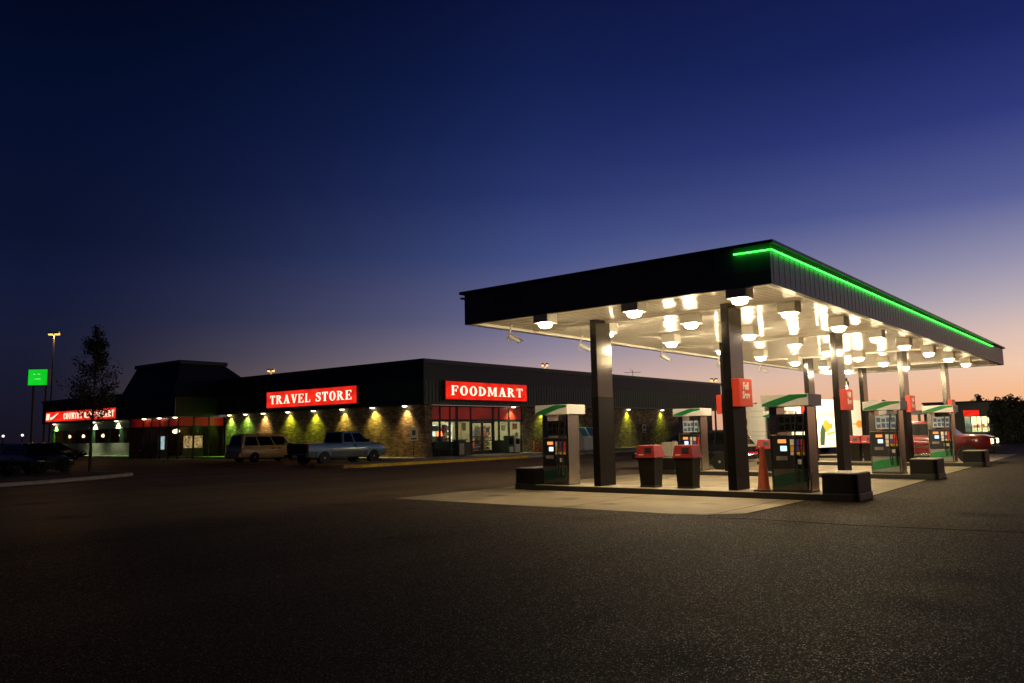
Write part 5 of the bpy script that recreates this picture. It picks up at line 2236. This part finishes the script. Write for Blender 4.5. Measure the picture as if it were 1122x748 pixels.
def pane(parent, name, m, A, B, C, D, s0, s1, t0, t1, out, thick=.006, sk0=None, sk1=None):
    """Glass laid on the quad A(bottom,s=0) B(bottom,s=1) C(top,s=1) D(top,s=0)."""
    A, B, C, D = map(Vector, (A, B, C, D))

    def P(s, t):
        return A.lerp(B, s).lerp(D.lerp(C, s), t)
    n_ = (B - A).cross(D - A).normalized()
    if n_.dot(Vector(out)) < 0:
        n_ = -n_
    sk0 = s0 if sk0 is None else sk0
    sk1 = s1 if sk1 is None else sk1
    q = [P(s0, t0), P(s1, t0), P(sk1, t1), P(sk0, t1)]
    mb = MB()
    mb.hexa([p + n_ * .002 for p in q] + [p + n_ * (.002 + thick) for p in q])
    return mb.build(name, m, parent)


def car_glass(root, base, roof, side_splits, t0=.12, t1=.86, rear=True):
    xr, xf, wb, zb = base
    tr_, tf, wt, zt = roof
    for sy in (-1, 1):
        A, B, C, D = (xr, sy * wb, zb), (xf, sy * wb, zb), (tf, sy * wt, zt), (tr_, sy * wt, zt)
        for s0, s1, k0, k1 in side_splits:
            pane(root, 'side_window', M_CARGL, A, B, C, D, s0, s1, t0, t1, (0, sy, .2), sk0=k0, sk1=k1)
    A, B, C, D = (xf, -wb, zb), (xf, wb, zb), (tf, wt, zt), (tf, -wt, zt)
    pane(root, 'windscreen', M_CARGL, A, B, C, D, .07, .93, .06, .9, (1, 0, .3))
    if rear:
        A, B, C, D = (xr, -wb, zb), (xr, wb, zb), (tr_, wt, zt), (tr_, -wt, zt)
        pane(root, 'rear_window', M_CARGL, A, B, C, D, .09, .91, .12, .86, (-1, 0, .3))


def bits(root, L0, L1, w_, zt, lit=False, tail=(.7, 1.0), tw=.14, head=(.62, .8), hx=0.0, chrome=False, paint=None):
    for sy in (-1, 1):
        q = MB()
        q.bx(L0 - .02, L0 + .1, *sorted((sy * (w_ - tw - .02), sy * (w_ - .015))), tail[0], tail[1])
        q.build('tail_light', M_TAIL, root, bevel=.015)
        q = MB()
        q.bx(L1 - .3 + hx, L1 - .01 + hx, *sorted((sy * (w_ - .38), sy * (w_ - .06))), head[0], head[1])
        q.build('headlight', M_HEADL if lit else M_CLEAR, root, bevel=.03)


def minivan(loc, rz, lab):
    c = thing('minivan', lab, 'minivan', loc, rz)
    W = .95
    st_ = interp([(-2.36, .42, .82, .80), (-2.3, .3, .98, .9), (-2.0, .22, 1.02, W), (-.6, .2, 1.0, W), (.9, .2, .99, W), (1.5, .22, .98, W), (2.1, .26, .86, .9), (2.34, .34, .7, .78)], 3)
    bo = make_body(c, st_, P_GOLD, (-1.4, 1.47), .335, W)
    base, roof = (-2.27, 1.72, .88, .93), (-2.12, .72, .68, 1.74)
    ca = cabin(bo, P_GOLD, base, roof, .19)
    car_glass(c, base, roof, [(.04, .3, .07, .3), (.32, .6, .32, .63), (.62, .9, .65, .965)], .14, .82)
    for sy in (-1, 1):
        q = MB()
        q.bx(-1.9, .4, sy * .56 - .02, sy * .56 + .02, 1.755, 1.79)
        q.build('roof_rail', M_UNDER, c)
        for hx in (-.1, .35):
            q = MB()
            q.bx(hx - .11, hx + .11, *sorted((sy * (W - .03), sy * (W + .015))), .82, .88)
            q.build('door_handle', M_UNDER, c, bevel=.01)
        q = MB()
        q.bx(1.05, 1.25, *sorted((sy * .9, sy * 1.1)), 1.0, 1.16)
        q.build('mirror', M_UNDER, c, bevel=.03)
    q = MB()
    q.bx(-2.45, -2.3, -.86, .86, .3, .58)
    q.build('rear_bumper', P_GOLD, c, bevel=.05, seg=3)
    q = MB()
    q.bx(-2.335, -2.3, -.25, .25, .72, .84)
    q.build('number_plate', M_SIGNPL, c)
    bits(c, -2.3, 2.32, .92, 1, tail=(.8, 1.12), tw=.16)
    for x in (-1.4, 1.47):
        for sy in (-1, 1):
            wheel_parts(c, x, sy * W, .335, .21)
    return c


minivan(U(34.05, 50.7, 0), -.02, 'champagne minivan parked nose-in at the brick wall')


def pickup(loc, rz, lab):
    c = thing('pickup_truck', lab, 'pickup truck', loc, rz)
    W = .98
    st_ = interp([(-2.72, .5, 1.12, .95), (-2.7, .42, 1.16, .97), (-2.2, .36, 1.17, W), (-.9, .34, 1.17, W), (.9, .34, 1.15, W), (1.4, .36, 1.16, W), (2.3, .4, 1.1, .95), (2.66, .46, 1.02, .88)], 3)
    k = MB()
    k.bx(-2.62, -.46, -.78, .78, .7, 1.6)
    bed = k.build('cutter', M_UNDER)
    bo = make_body(c, st_, P_BLUE, (-1.68, 1.78), .385, W, extra=[bed])
    lo = MB()
    for sy in (-1, 1):
        q0, q1 = sorted((sy * (W - .012), sy * (W + .006)))
        for a, b in ((-2.6, -2.16), (-1.2, 1.3)):
            lo.bx(a, b, q0, q1, .42, .72)
    lo.build('two_tone_panel', P_BLUEDK, bo)
    base, roof = (-.42, 1.62, .9, 1.12), (-.3, .86, .72, 1.79)
    ca = cabin(bo, P_BLUE, base, roof, .06)
    car_glass(c, base, roof, [(.05, .4, .07, .44), (.45, .9, .5, .96)], .1, .84)
    for sy in (-1, 1):
        q = MB()
        q.bx(.3, .5, *sorted((sy * (W - .03), sy * (W + .015))), .98, 1.04)
        q.build('door_handle', M_UNDER, c, bevel=.01)
        q = MB()
        q.bx(1.15, 1.3, *sorted((sy * .93, sy * 1.16)), 1.17, 1.36)
        q.build('mirror', M_UNDER, c, bevel=.03)
        q = MB()
        q.bx(.45, .46, *sorted((sy * (W - .02), sy * (W + .003))), .42, 1.12)
        q.build('door_seam', M_UNDER, c)
        q = MB()
        q.bx(-1.15, 1.35, *sorted((sy * (W - .01), sy * (W + .012))), .86, .885)
        q.build('side_trim', M_CHROME, c)
    q = MB()
    q.bx(-2.755, -2.712, -.8, .8, .64, 1.14)
    q.build('tailgate', P_GATE, c, bevel=.015)
    q = MB()
    q.bx(-2.9, -2.73, -.95, .95, .42, .58)
    q.build('rear_bumper', M_UNDER, c, bevel=.03)
    q = MB()
    q.bx(-2.915, -2.901, -.2, .2, .44, .55)
    q.build('number_plate', M_SIGNPL, c)
    q = MB()
    q.bx(2.6, 2.78, -.92, .92, .42, .62)
    q.build('front_bumper', M_CHROME, c, bevel=.04)
    bits(c, -2.74, 2.68, .96, 1, tail=(.74, 1.1), tw=.13, head=(.78, .98))
    for x in (-1.68, 1.78):
        for sy in (-1, 1):
            wheel_parts(c, x, sy * W, .385, .24)
    return c


# right flank on Y = 39.2, rear wheel near X = 30.4
pickup(U(30.4, 39.2, 0) + Vector((1.68, .98, 0)), 0, 'blue pickup truck with dull dark tailgate parked by the yellow kerb')


def suv(loc, rz, lab, paint, lit, kind='suv'):
    c = thing('sport_utility_vehicle' if kind == 'suv' else 'estate_car', lab, 'car', loc, rz)
    W = .9
    if kind == 'suv':
        st_ = interp([(-2.15, .5, 1.0, .84), (-2.1, .42, 1.08, .88), (-1.5, .36, 1.1, W), (.5, .36, 1.1, W), (1.0, .38, 1.12, W), (1.8, .42, 1.09, .88), (2.12, .5, 1.0, .82)], 3)
        wh, wr = (-1.3, 1.3), .36
        base, roof = (-2.02, 1.0, .84, 1.06), (-1.9, .3, .68, 1.68)
        spl = [(.05, .36, .07, .38), (.44, .9, .46, .95)]
    else:
        st_ = interp([(-2.3, .4, .85, .78), (-2.2, .3, .93, .86), (-1.4, .22, .95, W), (.4, .2, .94, W), (1.0, .2, .93, W), (1.9, .26, .78, .84), (2.28, .36, .62, .7)], 3)
        wh, wr = (-1.35, 1.4), .33
        base, roof = (-2.1, 1.25, .82, .88), (-1.75, .35, .62, 1.46)
        spl = [(.06, .28, .08, .28), (.31, .58, .31, .6), (.61, .9, .63, .95)]
    bo = make_body(c, st_, paint, wh, wr, W)
    cabin(bo, paint, base, roof, .06)
    car_glass(c, base, roof, spl, .1, .84)
    for sy in (-1, 1):
        q = MB()
        q.bx(-1.0, .95, *sorted((sy * (W - .01), sy * (W + .02))), .66, .7)
        q.build('side_trim', M_CHROME, c)
        if kind == 'suv':
            q = MB()
            q.bx(-.85, .8, *sorted((sy * (W - .06), sy * (W + .04))), .3, .37)
            q.build('running_board', M_STEEL, c, bevel=.01)
        q = MB()
        q.bx(.62, .78, *sorted((sy * .86, sy * 1.05)), base[3] + .04, base[3] + .18)
        q.build('mirror', M_UNDER, c, bevel=.03)
        q = MB()
        q.bx(-.35, -.15, *sorted((sy * (W - .03), sy * (W + .014))), base[3] - .16, base[3] - .11)
        q.build('door_handle', M_UNDER, c, bevel=.01)
    L0, L1 = st_[0][0], st_[-1][0]
    q = MB()
    q.bx(L1 - .1, L1 + .1, -.82, .82, .4, .6 if kind != 'suv' else .68)
    q.build('front_bumper', M_UNDER, c, bevel=.05, seg=3)
    q = MB()
    q.bx(L1 - .06, L1 + .02, -.42, .42, .62, .8 if kind != 'suv' else .94)
    q.build('grille', M_UNDER, c, bevel=.02)
    q = MB()
    q.bx(L0 - .1, L0 + .1, -.82, .82, .38, .6)
    q.build('rear_bumper', M_UNDER if kind == 'suv' else paint, c, bevel=.05, seg=3)
    bits(c, L0, L1, .86, 1, lit=lit, hx=.06 if kind == 'suv' else 0, tail=(.68, .95), head=(.76, .95) if kind == 'suv' else (.52, .66))
    if kind == 'tail':
        pass
    for x in wh:
        for sy in (-1, 1):
            wheel_parts(c, x, sy * W, wr, .21)
    return c


# red vehicle faces -Y beside the third island: flank on X = 40
suv(U(40.0, 5.75, 0) + Vector((.9, 2.2, 0)), -PI / 2, 'dark red sport utility vehicle with a lit headlight beside the third island', P_RED, True)
# dark cars in the lot on the far side of the tree island
suv(U(16.7, 46.6, 0) + Vector((.9, 1.4, 0)), -PI / 2 + .05, 'black estate car parked behind the kerbed tree island', P_BLACK, False, 'estate')
suv(U(31.3, 76.6, 0) + Vector((-1.2, .9, 0)), .02, 'dark car parked beyond the slender tree, in front of the restaurant', P_BLACK, False, 'estate')
cc = suv(U(31.2, 14.4, 0) + Vector((0.7, 1.2, 0)), PI / 2, 'dark low car with a red tail strip beyond the bins and a front column', P_BLACK, False, 'estate')
q = MB()
q.bx(-2.345, -2.305, -.7, .7, .6, .66)
q.build('tail_strip', emit('red_tail_strip', (1, .03, .05), .55), cc)


# ------------------------------------------------------------------ white trucks
def moving_truck(loc, rz, lab):
    c = thing('moving_truck', lab, 'truck', loc, rz)
    K = -.5                                                # load length against 7.6 m
    b = MB()
    b.bx(0, 7.6 + K, 0, 2.4, .95, 3.42)
    b.bx(0.001, 3.2, .002, 2.398, .42, .949)
    b.build('cargo_box', M_TRUCKW, c, bevel=.06, seg=3)
    o = MB()
    o.prism([(x + K, z) for x, z in ((7.602, 2.35), (8.9, 2.45), (9.05, 2.7), (8.6, 3.2), (7.602, 3.4))], 1, .03, 2.37)
    o.build('over_cab_box', M_TRUCKW, c, bevel=.08, seg=3)
    k = MB()
    k.prism([(x + K, z) for x, z in ((7.62, .6), (9.9, .6), (10.0, 1.0), (9.75, 1.25), (9.2, 1.4), (8.75, 2.3), (7.62, 2.34))], 1, .15, 2.25)
    co = k.build('cab', M_TRUCKW, c, bevel=.06, seg=3)
    for s_, yy in ((-1, .15), (1, 2.25)):
        q = MB()
        q.prism([(x + K, z) for x, z in ((7.9, 1.5), (9.05, 1.5), (8.72, 2.15), (7.9, 2.15))], 1, *sorted((yy + s_ * .002, yy + s_ * .01)))
        q.build('side_window', M_CARGL, co)
    q = MB()
    q.hexa([(x + K, y, z) for x, y, z in ((9.2, .3, 1.43), (9.22, .3, 1.43), (9.22, 2.1, 1.43), (9.2, 2.1, 1.43), (8.79, .3, 2.25), (8.81, .3, 2.25), (8.81, 2.1, 2.25), (8.79, 2.1, 2.25))])
    q.build('windscreen', M_CARGL, co)
    g_ = MB()
    g_.prism([(1.2 + .55 * math.cos(a), 1.75 + .32 * math.sin(a) * (1 + .4 * math.cos(3 * a))) for a in [i * PI / 12 for i in range(24)]], 1, -.006, -.001, 0)
    g_.prism([(1.0, 1.15), (1.9, 1.3), (2.0, 1.45), (1.1, 1.32)], 1, -.006, -.001, 1)
    g_.prism([(.3, .6), (.75, .55), (.95, 1.5), (.6, 1.9), (.35, 1.4)], 1, -.009, -.0065, 2)
    g_.prism([(4.9 + .4 * math.cos(a), 1.85 + .24 * math.sin(a)) for a in [i * PI / 10 for i in range(20)]], 1, -.006, -.001, 1)
    g_.prism([(4.1, 1.82), (6.4, 1.8), (6.4, 1.87), (4.1, 1.89)], 1, -.004, -.0005, 1)
    g_.prism([(.2, 2.45), (3.2, 2.42), (3.2, 2.47), (.2, 2.5)], 1, -.004, -.0005, 1)
    g_.prism([(.2, 3.0), (2.6, 2.96), (2.6, 3.0), (.2, 3.04)], 1, -.004, -.0005, 3)
    g_.build('side_graphic', [M_OLIVE, M_ORANGE, M_GRN2, M_GREYPAN], c)
    ch = MB()
    ch.bx(3.21, 9.4 + K, .5, 1.9, .45, .94)
    ch.build('chassis', M_UNDER, c)
    for x in (4.6, 8.95 + K):
        for s_, y in ((-1, .12), (1, 2.28)):
            o_ = MB()
            o_.lathe([(.26, -.14), (.43, -.14), (.46, -.1), (.46, .1), (.43, .14), (.26, .14)], n=24, axis=1)
            wv = o_.build('wheel', M_TYRE, c, loc=(x, y - s_ * -.14 * 1, .46), smooth=True, ang=40)
            o_ = MB()
            o_.lathe([(.27, s_ * .1), (.24, s_ * .08), (.1, s_ * .12), (.01, s_ * .125)], n=20, axis=1)
            o_.build('rim', M_RIM, wv, smooth=True)
    return c


mt_ = moving_truck(U(50.5, 16.68, 0), -.25, 'white moving truck with fruit-coloured side graphic beyond the pumps')

mt_.scale = (.9, .9, .9)

t = thing('box_trailer', 'pale grey box trailer parked behind the tall front column', 'trailer', U(53.0, 22.2, 0), 0)
q = MB()
q.bx(0, 5.6, -1.9, 0.0, .5, 3.02)
q.build('trailer_box', M_TRUCKG, t, bevel=.05)
q = MB()
for zz in (1.05, 1.3, 2.2, 2.55):
    q.bx(-.012, -.001, -1.7, -.25, zz, zz + .025)
q.build('side_stripes', M_GREYPAN, t)
q = MB()
q.bx(.4, 5.2, -1.6, -.2, .3, .495)
q.build('chassis', M_UNDER, t)
for x in (2.2, 3.2):
    for y in (-1.72, -.18):
        o_ = MB()
        o_.cyl((x, y - .12, .36), (x, y + .12, .36), .36, n=20)
        o_.build('wheel', M_TYRE, t)

# ------------------------------------------------------------------ render settings
scene.render.engine = 'CYCLES'
cy = scene.cycles
cy.use_denoising = True
try:
    cy.denoiser = 'OPENIMAGEDENOISE'
    cy.denoising_input_passes = 'RGB_ALBEDO_NORMAL'
except Exception:
    pass
cy.use_light_tree = True
cy.max_bounces = 7
cy.diffuse_bounces = 4
cy.glossy_bounces = 4
cy.transparent_max_bounces = 12
cy.caustics_reflective = False
cy.caustics_refractive = False
cy.sample_clamp_indirect = 6.0
cy.use_adaptive_sampling = True
cy.adaptive_threshold = 0.01
vs_ = scene.view_settings
vs_.view_transform = 'Standard'
vs_.look = 'None'
vs_.exposure = 0.0
vs_.gamma = 1.0
vs_.use_curve_mapping = False
